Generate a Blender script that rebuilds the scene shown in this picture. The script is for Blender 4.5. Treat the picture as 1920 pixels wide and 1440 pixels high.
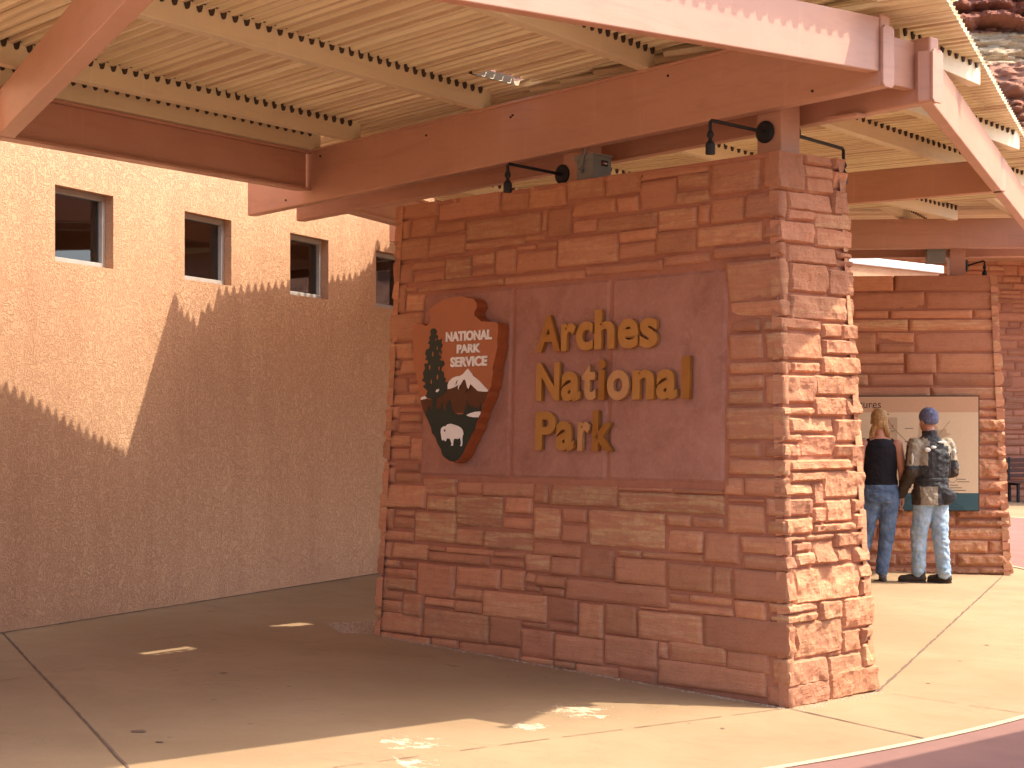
import bpy, bmesh, math, random
import numpy as np
from mathutils import Vector as V, noise, Matrix, Quaternion
R = math.radians
sc = bpy.context.scene
for o in list(bpy.data.objects): bpy.data.objects.remove(o)
col = sc.collection
# ------------------------------------------------------------------ camera, sky, sun, exposure
CAMZ = 1.55
cd = bpy.data.cameras.new("camera"); cam = bpy.data.objects.new("camera", cd); col.objects.link(cam)
cam.location = (0, 0, CAMZ); cam.rotation_euler = (R(90), 0, 0)
cd.sensor_width = 36; cd.lens = 61.875; cd.shift_y = 92/1920; cd.clip_end = 2000; cd.clip_start = .1
sc.camera = cam
SUN_AZ, SUN_EL = 4.0, 60.0          # azimuth measured from +X towards +Y
w = bpy.data.worlds.new("World"); sc.world = w; w.use_nodes = True
nt = w.node_tree; nt.nodes.clear()
sky = nt.nodes.new('ShaderNodeTexSky'); sky.sky_type = 'NISHITA'; sky.sun_disc = False
sky.sun_elevation = R(SUN_EL); sky.sun_rotation = R(90 - SUN_AZ)
sky.air_density = .8; sky.dust_density = 4.5; sky.ozone_density = .4
bg = nt.nodes.new('ShaderNodeBackground'); bg.inputs[1].default_value = .15
wo = nt.nodes.new('ShaderNodeOutputWorld')
nt.links.new(sky.outputs[0], bg.inputs[0]); nt.links.new(bg.outputs[0], wo.inputs[0])
sd_ = bpy.data.lights.new("sun", 'SUN'); sun = bpy.data.objects.new("sun", sd_); col.objects.link(sun)
sd_.energy = 2.35; sd_.angle = R(.5); sd_.color = (1, .90, .73)
sdir = V((math.cos(R(SUN_AZ))*math.cos(R(SUN_EL)), math.sin(R(SUN_AZ))*math.cos(R(SUN_EL)), math.sin(R(SUN_EL))))
sun.rotation_euler = sdir.to_track_quat('Z', 'Y').to_euler(); sun.location = (20, 5, 30)
sc.view_settings.view_transform = 'Standard'; sc.view_settings.look = 'None'
sc.view_settings.exposure = 1.72; sc.view_settings.gamma = 1
sc.cycles.max_bounces = 10; sc.cycles.diffuse_bounces = 6

# ------------------------------------------------------------------ frame of the place
N = V((1.547, 9.913, 0)); U = V((.681, -.7323, 0)); W = V((.7323, .681, 0)); UP = V((0, 0, 1))
TR = V((1.514, 10.095, 3.168))
def gz(x, y): return .0306*(-.918*(x-N.x) + .397*(y-N.y))
def TU(u, v, z): p = TR + U*u + W*v; return V((p.x, p.y, z))
LEAN = .1/3.168
FN = (U.cross(W*LEAN + UP)).normalized()
if FN.y > 0: FN = -FN
def FP(u, z, o=0.0): return N + U*u + W*(LEAN*z) + UP*z + FN*o     # on the leaning front of the sign wall

# ------------------------------------------------------------------ materials
def newmat(name, rough=.8, spec=.3):
    m = bpy.data.materials.new(name); m.use_nodes = True
    b = m.node_tree.nodes['Principled BSDF']; b.inputs['Roughness'].default_value = rough
    b.inputs['Specular IOR Level'].default_value = spec
    return m, m.node_tree, b
def nd(t, typ, **k):
    n = t.nodes.new(typ)
    for a, v_ in k.items():
        if a in ('ins',):
            for i, val in v_.items(): n.inputs[i].default_value = val
        else: setattr(n, a, v_)
    return n
def coord(t, scale=(1, 1, 1), rot=(0, 0, 0)):
    tc = nd(t, 'ShaderNodeTexCoord'); mp = nd(t, 'ShaderNodeMapping')
    mp.inputs['Scale'].default_value = scale; mp.inputs['Rotation'].default_value = rot
    t.links.new(tc.outputs['Object'], mp.inputs[0]); return mp.outputs[0]
def noi(t, vec, scale, detail=4, rough=.6, dist=0):
    n = nd(t, 'ShaderNodeTexNoise'); n.inputs['Scale'].default_value = scale; n.inputs['Detail'].default_value = detail
    n.inputs['Roughness'].default_value = rough; n.inputs['Distortion'].default_value = dist
    t.links.new(vec, n.inputs['Vector']); return n.outputs[0]
def ramp(t, fac, stops):
    r = nd(t, 'ShaderNodeValToRGB'); e = r.color_ramp.elements
    while len(e) > 1: e.remove(e[0])
    for i, (p, c) in enumerate(stops):
        el = e[0] if i == 0 else e.new(p)
        el.position = p; el.color = (c, c, c, 1) if isinstance(c, (int, float)) else (*c, 1)
    t.links.new(fac, r.inputs[0]); return r.outputs[0]
def mix(t, fac, a, b, mode='MIX'):
    m = nd(t, 'ShaderNodeMix', data_type='RGBA', blend_type=mode)
    for sock, val in ((m.inputs[0], fac), (m.inputs[6], a), (m.inputs[7], b)):
        if isinstance(val, (int, float)): sock.default_value = val
        elif isinstance(val, tuple): sock.default_value = (*val, 1)
        else: t.links.new(val, sock)
    return m.outputs[2]
def mth(t, op, a, b=0.0):
    m = nd(t, 'ShaderNodeMath', operation=op)
    for sock, val in ((m.inputs[0], a), (m.inputs[1], b)):
        if isinstance(val, (int, float)): sock.default_value = val
        else: t.links.new(val, sock)
    return m.outputs[0]
def bump(t, b, h, strength=.5, dist=.01):
    n = nd(t, 'ShaderNodeBump'); n.inputs['Strength'].default_value = strength; n.inputs['Distance'].default_value = dist
    t.links.new(h, n.inputs['Height']); t.links.new(n.outputs[0], b.inputs['Normal'])
def setc(t, b, c):
    if isinstance(c, tuple): b.inputs['Base Color'].default_value = (*c, 1)
    else: t.links.new(c, b.inputs['Base Color'])
def mottled(name, c1, c2, scale=6, rough=.7, bscale=120, bdist=.002, bstr=.4, spec=.3, detail=5, metal=0):
    m, t, b = newmat(name, rough, spec); v = coord(t)
    setc(t, b, mix(t, ramp(t, noi(t, v, scale, detail), [(.3, 0.), (.7, 1.)]), c1, c2))
    if bdist: bump(t, b, noi(t, v, bscale, 3), bstr, bdist)
    b.inputs['Metallic'].default_value = metal
    return m
def stone_mat(name, ca, cb, tan, dark):
    m, t, b = newmat(name, .92, .15); v = coord(t)
    at = nd(t, 'ShaderNodeVertexColor', layer_name='tint'); sp = nd(t, 'ShaderNodeSeparateColor')
    t.links.new(at.outputs[0], sp.inputs[0])
    c = mix(t, sp.outputs[0], ca, cb)
    vb = coord(t, (2.2, 2.2, 24), (R(1.5), R(-1.2), 0))
    bands = mth(t, 'MULTIPLY', ramp(t, noi(t, vb, 1.3, 5, .65, .4), [(.44, 0.), (.6, 1.)]), ramp(t, noi(t, v, 26, 5, .7), [(.35, .25), (.6, 1.)]))
    c = mix(t, mth(t, 'MINIMUM', mth(t, 'MULTIPLY', mth(t, 'MULTIPLY', bands, sp.outputs[2]), 1.5), 1.), c, tan)
    vb2 = coord(t, (2.2, 2.2, 26)); b2 = ramp(t, noi(t, vb2, 2.1, 4, .6), [(.52, 0.), (.68, 1.)])
    c = mix(t, mth(t, 'MULTIPLY', b2, .28), c, dark)
    c = mix(t, mth(t, 'MULTIPLY', ramp(t, noi(t, v, 9, 6, .7), [(.5, 0.), (.66, 1.)]), .3), c, dark)
    c = mix(t, mth(t, 'MULTIPLY', ramp(t, noi(t, v, 34, 4, .7, 1.5), [(.66, 0.), (.7, 1.)]), .4), c, tan)
    gn_ = ramp(t, noi(t, coord(t, (1, 1, 2.6)), 75, 6, .8), [(.3, 0.), (.7, 1.)])
    c = mix(t, mth(t, 'MULTIPLY', ramp(t, gn_, [(.45, 0.), (1., 1.)]), .45), c, dark)
    fl = ramp(t, noi(t, coord(t, (1, 1, 5.5), (.03, 0, 0)), 16, 3, .75, 2.2), [(.66, 0.), (.70, 1.), (.73, 0.)])
    c = mix(t, mth(t, 'MULTIPLY', fl, .6), c, tuple(min(1, x*1.35) for x in tan))
    br = mth(t, 'ADD', mth(t, 'MULTIPLY', sp.outputs[1], .36), .85)
    sc_ = nd(t, 'ShaderNodeVectorMath', operation='SCALE'); t.links.new(c, sc_.inputs[0]); t.links.new(br, sc_.inputs['Scale'])
    setc(t, b, sc_.outputs[0])
    h = mth(t, 'ADD', mth(t, 'MULTIPLY', noi(t, v, 55, 8, .75), 1.), mth(t, 'MULTIPLY', bands, .25))
    h = mth(t, 'ADD', h, mth(t, 'MULTIPLY', gn_, .35))
    bump(t, b, h, 1., .011)
    return m
M = {}
M['stone'] = stone_mat('red sandstone', (.66, .305, .165), (.59, .27, .16), (.74, .47, .25), (.40, .17, .095))
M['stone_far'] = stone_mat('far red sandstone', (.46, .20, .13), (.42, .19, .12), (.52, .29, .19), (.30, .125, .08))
M['mortar'] = mottled('red mortar', (.37, .155, .095), (.43, .19, .118), 14, .95, 160, .004, .7, .1)
def slab_mat():
    m, t, b = newmat('honed sandstone slab', .85, .2); v = coord(t)
    c = mix(t, ramp(t, noi(t, v, 3.2, 7, .65, .6), [(.35, 0.), (.65, 1.)]), (.345, .155, .106), (.45, .22, .157))
    c = mix(t, mth(t, 'MULTIPLY', ramp(t, noi(t, v, 24, 6, .75, 1.), [(.48, 0.), (.68, 1.)]), .6), c, (.47, .25, .19))
    c = mix(t, mth(t, 'MULTIPLY', ramp(t, noi(t, v, 8, 3, .8, 3.), [(.68, 0.), (.71, 1.)]), .55), c, (.52, .28, .18))
    c = mix(t, mth(t, 'MULTIPLY', ramp(t, noi(t, v, 2.1, 3, .6, .2), [(.62, 0.), (.74, 1.)]), .6), c, (.17, .075, .05))
    setc(t, b, c); bump(t, b, noi(t, v, 34, 9, .75), .9, .008); return m
M['slab'] = slab_mat()
def stucco_mat():
    m, t, b = newmat('lace stucco', .95, .1); v = coord(t)
    vs = coord(t, (1, 1, .6))
    worm = noi(t, v, 19, 3, .6, 1.7)
    crease = ramp(t, mth(t, 'ABSOLUTE', mth(t, 'SUBTRACT', worm, .5)), [(0., 0.), (.05, .8), (.14, 1.)])
    c = mix(t, ramp(t, noi(t, vs, 1.1, 5, .6), [(.3, 0.), (.7, 1.)]), (.575, .33, .195), (.64, .39, .235))
    c = mix(t, mth(t, 'MULTIPLY', ramp(t, noi(t, coord(t, (4, 4, .35)), 1.2, 4, .6), [(.5, 0.), (.75, 1.)]), .35), c, (.46, .235, .14))
    c = mix(t, mth(t, 'MULTIPLY', mth(t, 'SUBTRACT', 1., crease), .55), c, (.48, .25, .145))
    tcz = nd(t, 'ShaderNodeTexCoord'); sz = nd(t, 'ShaderNodeSeparateXYZ'); t.links.new(tcz.outputs['Object'], sz.inputs[0])
    splash = ramp(t, mth(t, 'ADD', mth(t, 'MULTIPLY', sz.outputs[2], .55), mth(t, 'MULTIPLY', noi(t, v, 2.2, 5, .65), .5)), [(.28, 1.), (.5, 0.)])
    c = mix(t, mth(t, 'MULTIPLY', splash, .4), c, (.44, .25, .17))
    setc(t, b, c)
    h = mth(t, 'ADD', mth(t, 'MULTIPLY', crease, .8), mth(t, 'MULTIPLY', noi(t, v, 130, 4, .7), .55))
    bump(t, b, h, .8, .0065); return m
M['stucco'] = stucco_mat()
def paint_mat(name, c1, c2, rough=.42):
    m, t, b = newmat(name, rough, .45); v = coord(t)
    c = mix(t, ramp(t, noi(t, v, 2.2, 6, .6), [(.3, 0.), (.7, 1.)]), c1, c2)
    c = mix(t, mth(t, 'MULTIPLY', ramp(t, noi(t, v, 60, 4, .7), [(.66, 0.), (.7, 1.)]), .3), c, tuple(x*.5 for x in c1))
    c = mix(t, mth(t, 'MULTIPLY', ramp(t, noi(t, coord(t, (1.2, 1.2, 9)), 1.4, 6, .7, .5), [(.5, 0.), (.72, 1.)]), .4), c, tuple(x*.72 for x in c1))
    c = mix(t, mth(t, 'MULTIPLY', ramp(t, noi(t, coord(t, (9, 9, .8)), 1.2, 5, .7), [(.58, 0.), (.74, 1.)]), .25), c, tuple(min(1, x*1.3) for x in c2))
    setc(t, b, c); bump(t, b, noi(t, v, 260, 3), .25, .0015)
    return m
M['beam'] = paint_mat('terracotta beam paint', (.51, .275, .19), (.56, .31, .215))
M['cream'] = paint_mat('cream steel paint', (.72, .62, .41), (.76, .66, .44), .5)
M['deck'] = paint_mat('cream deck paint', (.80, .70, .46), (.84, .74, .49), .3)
M['deck_pale'] = paint_mat('bright streak cream deck paint', (.86, .77, .50), (.88, .80, .54), .3)  # paler tone, paints bright reflected light onto rib faces
M['deck_dark'] = paint_mat('dark streak tan deck paint', (.60, .46, .28), (.66, .52, .33), .4)  # darker tone, paints dim streaks and seam shade onto the ribs
M['plug'] = mottled('dark closure foam', (.05, .035, .025), (.08, .055, .04), 30, .9)
M['black'] = mottled('black metal', (.012, .013, .016), (.02, .021, .025), 20, .5, 200, .0008)
M['grey'] = mottled('grey enamel', (.21, .22, .2), (.25, .255, .235), 10, .5, 200, .0006)
M['gold'] = mottled('bronze letter metal', (.40, .19, .042), (.46, .235, .065), 7, .42, 220, .0006, .3, .5, 5, .35)
M['gold_dark'] = mottled('dark bronze letter metal', (.31, .13, .022), (.37, .165, .035), 7, .42, 220, .0006, .3, .5, 5, .35)
M['gold_pale'] = mottled('pale bronze letter metal', (.47, .25, .10), (.53, .30, .13), 7, .45, 220, .0006, .3, .5, 5, .3)
def concrete_mat():
    m, t, b = newmat('buff concrete', .88, .2); v = coord(t)
    c = mix(t, ramp(t, noi(t, v, .55, 6, .6, .3), [(.35, 0.), (.65, 1.)]), (.258, .174, .096), (.325, .225, .13))
    c = mix(t, mth(t, 'MULTIPLY', ramp(t, noi(t, coord(t, (1, 1, 1), (0, 0, .8)), 2.3, 7, .68, .8), [(.45, 0.), (.75, 1.)]), .5), c, (.25, .15, .074))
    c = mix(t, mth(t, 'MULTIPLY', ramp(t, noi(t, v, 45, 5, .7), [(.45, 0.), (.7, 1.)]), .16), c, (.33, .23, .15))
    c = mix(t, mth(t, 'MULTIPLY', ramp(t, noi(t, v, 7, 2, .5), [(.765, 0.), (.78, 1.)]), .5), c, (.12, .085, .06))
    c = mix(t, mth(t, 'MULTIPLY', ramp(t, noi(t, v, 190, 3, .8), [(.4, 0.), (.75, 1.)]), .28), c, (.16, .11, .075))
    crk = ramp(t, mth(t, 'ABSOLUTE', mth(t, 'SUBTRACT', noi(t, v, 1.1, 8, .62, .4), .5)), [(0., 1.), (.004, 0.)])
    c = mix(t, mth(t, 'MULTIPLY', mth(t, 'MULTIPLY', crk, ramp(t, noi(t, v, .8, 2), [(.5, 0.), (.62, 1.)])), .5), c, (.14, .09, .06))
    c = mix(t, mth(t, 'MULTIPLY', ramp(t, noi(t, v, 1.6, 5, .7, 1.2), [(.56, 0.), (.74, 1.)]), .45), c, (.215, .13, .082))
    # pale spalled patches at their own places
    tc = nd(t, 'ShaderNodeTexCoord')
    tot = None
    for (px, py, r) in [(-.5, 8.58, .34), (.36, 9.62, .42), (-.45, 8.08, .25), (.1, 9.1, .2)]:
        d = nd(t, 'ShaderNodeVectorMath', operation='DISTANCE'); t.links.new(tc.outputs['Object'], d.inputs[0]); d.inputs[1].default_value = (px, py, gz(px, py))
        mk = ramp(t, mth(t, 'DIVIDE', d.outputs['Value'], r), [(.15, 1.), (1., 0.)])
        tot = mk if tot is None else mth(t, 'MAXIMUM', tot, mk)
    pn = noi(t, v, 13, 8, .72, .6)
    sp = ramp(t, mth(t, 'ADD', mth(t, 'MULTIPLY', tot, .30), pn), [(.745, 0.), (.775, 1.)])
    c = mix(t, sp, c, (.50, .41, .28))
    rim = ramp(t, mth(t, 'ADD', mth(t, 'MULTIPLY', tot, .30), pn), [(.725, 0.), (.745, 1.), (.765, 0.)])
    c = mix(t, mth(t, 'MULTIPLY', rim, .5), c, (.22, .15, .1))
    setc(t, b, c)
    h = mth(t, 'SUBTRACT', mth(t, 'MULTIPLY', noi(t, v, 70, 7, .72), .5), mth(t, 'MULTIPLY', sp, .6))
    bump(t, b, h, .5, .005); return m
M['concrete'] = concrete_mat()
M['red_concrete'] = mottled('red coloured concrete', (.185, .098, .082), (.235, .125, .102), 1.5, .85, 90, .003, .5, .2)
M['curb'] = mottled('pale kerb concrete', (.40, .30, .2), (.5, .38, .26), 18, .9, 90, .004, .6, .2)
M['joint'] = mottled('dirty joint', (.10, .065, .045), (.17, .11, .075), 25, .95)
M['gravel'] = mottled('pea gravel', (.30, .2, .13), (.5, .38, .28), 30, .9)
M['frame'] = mottled('bronze anodised window frame', (.34, .32, .30), (.40, .38, .35), 10, .4, 200, .0005)
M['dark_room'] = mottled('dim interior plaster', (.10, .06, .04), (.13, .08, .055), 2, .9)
def glass_mat():
    m = bpy.data.materials.new('window glass'); m.use_nodes = True; t = m.node_tree; t.nodes.clear()
    tr_ = nd(t, 'ShaderNodeBsdfTransparent'); tr_.inputs[0].default_value = (.55, .58, .6, 1)
    gl = nd(t, 'ShaderNodeBsdfGlossy'); gl.inputs['Roughness'].default_value = .02; gl.inputs[0].default_value = (.9, .95, 1, 1)
    fr = nd(t, 'ShaderNodeFresnel'); fr.inputs[0].default_value = 1.9
    mx = nd(t, 'ShaderNodeMixShader'); out = nd(t, 'ShaderNodeOutputMaterial')
    t.links.new(fr.outputs[0], mx.inputs[0]); t.links.new(tr_.outputs[0], mx.inputs[1]); t.links.new(gl.outputs[0], mx.inputs[2])
    t.links.new(mx.outputs[0], out.inputs[0]); return m
M['glass'] = glass_mat()
def emit_mat(name, c, s):
    m, t, b = newmat(name); b.inputs['Emission Color'].default_value = (*c, 1); b.inputs['Emission Strength'].default_value = s; return m
M['lamp_glow'] = emit_mat('lit lamp glass', (1, .75, .35), 6)
def flat(name, c, rough=.6, spec=.3, var=.12, scale=12, bd=.0012):
    return mottled(name, tuple(x*(1-var) for x in c), tuple(min(1, x*(1+var)) for x in c), scale, rough, 150, bd, .4, spec)
M['arrow'] = flat('orange brown sign enamel', (.41, .13, .05), .45, .4, .06, 3)
M['arrow_edge'] = flat('dark orange sign edge', (.30, .075, .022), .4, .45, .08, 20)
M['sign_green'] = flat('dark green enamel', (.018, .03, .024), .5, .3)
M['sign_brown'] = flat('brown enamel', (.10, .032, .012), .5, .3)
M['sign_white'] = flat('white enamel', (.86, .83, .77), .5, .3, .03)
M['board_cream'] = flat('cream map print', (.72, .54, .34), .5, .3, .03, 40, .0003)
M['board_tan'] = flat('tan map header', (.60, .36, .21), .5, .3, .03, 40, .0003)
M['board_teal'] = flat('teal map footer', (.045, .105, .12), .5, .3, .05, 40, .0003)
M['board_teal2'] = flat('dark teal hill print', (.035, .08, .092), .5, .3, .05, 40, .0003)
M['board_ink'] = flat('brown map ink', (.07, .045, .03), .6)
M['board_shape'] = flat('greyed tan map print', (.52, .37, .225), .6, .3, .03, 40, .0003)
M['board_blue'] = flat('blue photo print', (.10, .14, .2), .5)
M['red_stick'] = flat('red sticker print', (.5, .06, .03), .5)
M['skin'] = flat('sunburnt skin', (.50, .235, .15), .55, .35, .08)
M['hair'] = flat('blonde hair', (.36, .21, .085), .6, .4, .35, 60, .004)
M['tank'] = flat('black knit cotton', (.014, .013, .018), .85, .2)
M['jean_dark'] = mottled('mid blue denim', (.05, .085, .16), (.17, .24, .35), 9, .9, 240, .003, .5, .1)
M['jean_light'] = mottled('pale blue denim', (.20, .30, .42), (.42, .54, .64), 8, .9, 240, .003, .5, .1)
M['jacket'] = mottled('black cordura', (.022, .022, .024), (.045, .044, .046), 14, .7, 260, .003, .5, .3)
M['jacket_grey'] = mottled('stone grey cordura', (.23, .19, .14), (.32, .27, .2), 14, .8, 260, .003, .5, .2)
M['jacket_brown'] = mottled('dark brown cordura', (.045, .032, .022), (.07, .05, .036), 14, .8, 260, .003, .5, .2)
M['reflective'] = flat('silver reflective patch', (.62, .60, .55), .4, .5)
M['beanie'] = flat('slate blue knit', (.13, .14, .23), .9, .2, .15, 50, .004)
M['shoe'] = flat('brown leather boot', (.045, .028, .018), .6, .3, .3)
M['sneaker'] = flat('grey running shoe', (.12, .11, .10), .7, .3, .4, 30)
M['eye'] = flat('eye white', (.6, .55, .5), .3)
M['iris'] = flat('dark iris', (.02, .015, .01), .3)
M['bench'] = flat('dark brown bench slat', (.10, .045, .035), .7)
M['metal_cap'] = mottled('pale metal coping', (.62, .62, .62), (.72, .72, .72), 6, .4, 200, .0005)
M['leaf'] = flat('desert shrub leaf', (.06, .085, .03), .8, .2, .4)
def cliff_mat():
    m, t, b = newmat('layered red rock', .95, .1); v = coord(t)
    tc = nd(t, 'ShaderNodeTexCoord'); sx = nd(t, 'ShaderNodeSeparateXYZ'); t.links.new(tc.outputs['Object'], sx.inputs[0])
    h = mth(t, 'ADD', mth(t, 'MULTIPLY', sx.outputs[2], .02), mth(t, 'MULTIPLY', mth(t, 'SUBTRACT', noi(t, v, .11, 4), .5), .05))
    c = ramp(t, h, [(.0, (.42, .2, .13)), (.46, (.44, .20, .13)), (.475, (.50, .26, .18)), (.502, (.52, .27, .19)), (.508, (.78, .60, .40)), (.55, (.82, .66, .45)), (.556, (.40, .17, .12)), (.62, (.34, .14, .10)), (.66, (.46, .23, .16)), (1., (.40, .18, .12))])
    c = mix(t, mth(t, 'MULTIPLY', ramp(t, noi(t, coord(t, (1, 1, 4)), .9, 8, .72), [(.48, 0.), (.66, 1.)]), .45), c, (.33, .15, .10))
    c = mix(t, ramp(t, noi(t, v, 1.1, 4, .6), [(.70, 0.), (.73, 1.)]), c, (.12, .13, .06))
    setc(t, b, c); bump(t, b, noi(t, v, 2.2, 9, .75), 1., .5); return m
M['cliff'] = cliff_mat()

# ------------------------------------------------------------------ object helpers
def thing(name, label, cat, loc=(0, 0, 0), group=None):
    o = bpy.data.objects.new(name, None); col.objects.link(o); o.location = loc; o.empty_display_size = .1
    o['label'] = label; o['category'] = cat
    if group: o['group'] = group
    return o
def wloc(o):
    p = V((0, 0, 0))
    while o is not None: p = p + o.location; o = o.parent
    return p
class MB:
    def __init__(s): s.v = []; s.f = []; s.mi = []
    def add(s, vs, fs, mi=0):
        n = len(s.v); s.v += [V(p) for p in vs]; s.f += [[n+i for i in f] for f in fs]; s.mi += [mi]*len(fs)
    def hexa(s, p, mi=0):   # p: 4 bottom (ccw), 4 top
        s.add(p, [[3, 2, 1, 0], [4, 5, 6, 7], [0, 1, 5, 4], [1, 2, 6, 5], [2, 3, 7, 6], [3, 0, 4, 7]], mi)
    def box(s, o, a, b, c, mi=0):  # origin corner and three edge vectors
        o, a, b, c = V(o), V(a), V(b), V(c)
        s.hexa([o, o+a, o+a+b, o+b, o+c, o+a+c, o+a+b+c, o+b+c], mi)
    def prism(s, pts, ext, mi=0):
        n = len(pts); pts = [V(p) for p in pts]; e = V(ext)
        s.add(pts + [p+e for p in pts], [list(range(n))[::-1], [n+i for i in range(n)]] + [[i, (i+1) % n, n+(i+1) % n, n+i] for i in range(n)], mi)
    def tube(s, path, r, n=10, mi=0, caps=True):
        path = [V(p) for p in path]; rr = r if isinstance(r, (list, tuple)) else [r]*len(path)
        rings = []; ref = None
        for i, p in enumerate(path):
            d = (path[min(i+1, len(path)-1)] - path[max(i-1, 0)]).normalized()
            if ref is None: ref = d.orthogonal().normalized()
            ref = (ref - d*ref.dot(d)).normalized(); q = d.cross(ref)
            rings.append([p + (ref*math.cos(2*math.pi*k/n) + q*math.sin(2*math.pi*k/n))*rr[i] for k in range(n)])
        vs = [x for rg in rings for x in rg]; fs = []
        for i in range(len(path)-1):
            for k in range(n): fs.append([i*n+k, i*n+(k+1) % n, (i+1)*n+(k+1) % n, (i+1)*n+k])
        if caps: fs += [list(range(n))[::-1], [(len(path)-1)*n+k for k in range(n)]]
        s.add(vs, fs, mi)
    def build(s, name, mat, parent=None, bevel=0, smooth=False, fix=True, solid=0):
        me = bpy.data.meshes.new(name); base = wloc(parent) if parent else V((0, 0, 0))
        me.from_pydata([tuple(p-base) for p in s.v], [], s.f)
        for m in (mat if isinstance(mat, (list, tuple)) else [mat]): me.materials.append(m)
        me.polygons.foreach_set('material_index', s.mi)
        me.update()
        if fix:
            b = bmesh.new(); b.from_mesh(me); bmesh.ops.recalc_face_normals(b, faces=b.faces); b.to_mesh(me); b.free()
        if smooth: me.polygons.foreach_set('use_smooth', [True]*len(me.polygons))
        o = bpy.data.objects.new(name, me); col.objects.link(o)
        if parent: o.parent = parent
        if bevel:
            m = o.modifiers.new('bevel', 'BEVEL'); m.width = bevel; m.segments = 2; m.limit_method = 'ANGLE'; m.angle_limit = R(40)
        if solid:
            m = o.modifiers.new('solid', 'SOLIDIFY'); m.thickness = solid
        return o
def tag(o, label=None, cat=None, group=None, kind=None):
    for k, v_ in (('label', label), ('category', cat), ('group', group), ('kind', kind)):
        if v_: o[k] = v_
    return o
def beam(name, p0, p1, width, h, mat, parent, side, bevel=.008, **k):
    """box beam: p0,p1 = bottom edge on the near face; side = unit vector across the width"""
    m = MB(); p0, p1 = V(p0), V(p1); s_ = V(side)*width
    m.hexa([p0, p1, p1+s_, p0+s_, p0+UP*h, p1+UP*h, p1+s_+UP*h, p0+s_+UP*h]); return m.build(name, mat, parent, bevel)
def ibeam(name, p0, p1, width, h, mat, parent, side, tf=.018, tw=.02, bevel=.003):
    m = MB(); p0, p1 = V(p0), V(p1); s_ = V(side); L = p1-p0
    m.box(p0, L, s_*width, UP*tf); m.box(p0+UP*(h-tf), L, s_*width, UP*tf)
    m.box(p0+s_*((width-tw)/2)+UP*tf, L, s_*tw, UP*(h-2*tf)); return m.build(name, mat, parent, bevel)

def line_hit(p, d, q, e):       # param along d where p+d*t crosses line q+e*s
    den = d.x*e.y - d.y*e.x; return ((q.x-p.x)*e.y - (q.y-p.y)*e.x)/den
# ------------------------------------------------------------------ masonry
def pack(W_, H_, cw, ch, rnd, maxw=9):
    nx = max(1, round(W_/cw)); ny = max(1, round(H_/ch)); occ = [[0]*nx for _ in range(ny)]; out = []
    for j in range(ny):
        i = 0
        while i < nx:
            if occ[j][i]: i += 1; continue
            free = 0
            while i+free < nx and not occ[j][i+free]: free += 1
            h = rnd.choices([1, 2, 3, 4], [.27, .40, .24, .09])[0]
            wd = rnd.randint(min(maxw, max(2, h+1)), max(min(maxw, h+1), min(maxw, 4+2*h))) if rnd.random() < .88 else rnd.randint(max(1, h-1), h+1)
            wd = min(wd, free)
            if free - wd == 1: wd = free if free <= maxw else wd-1
            wd = max(1, wd); h = min(h, ny-j)
            ok = 1
            for hh in range(1, h):
                if any(occ[j+hh][i+k] for k in range(wd)): break
                ok = hh+1
            h = ok
            for hh in range(h):
                for k in range(wd): occ[j+hh][i+k] = 1
            out.append((i/nx, j/ny, (i+wd)/nx, (j+h)/ny)); i += wd
    return out
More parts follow.
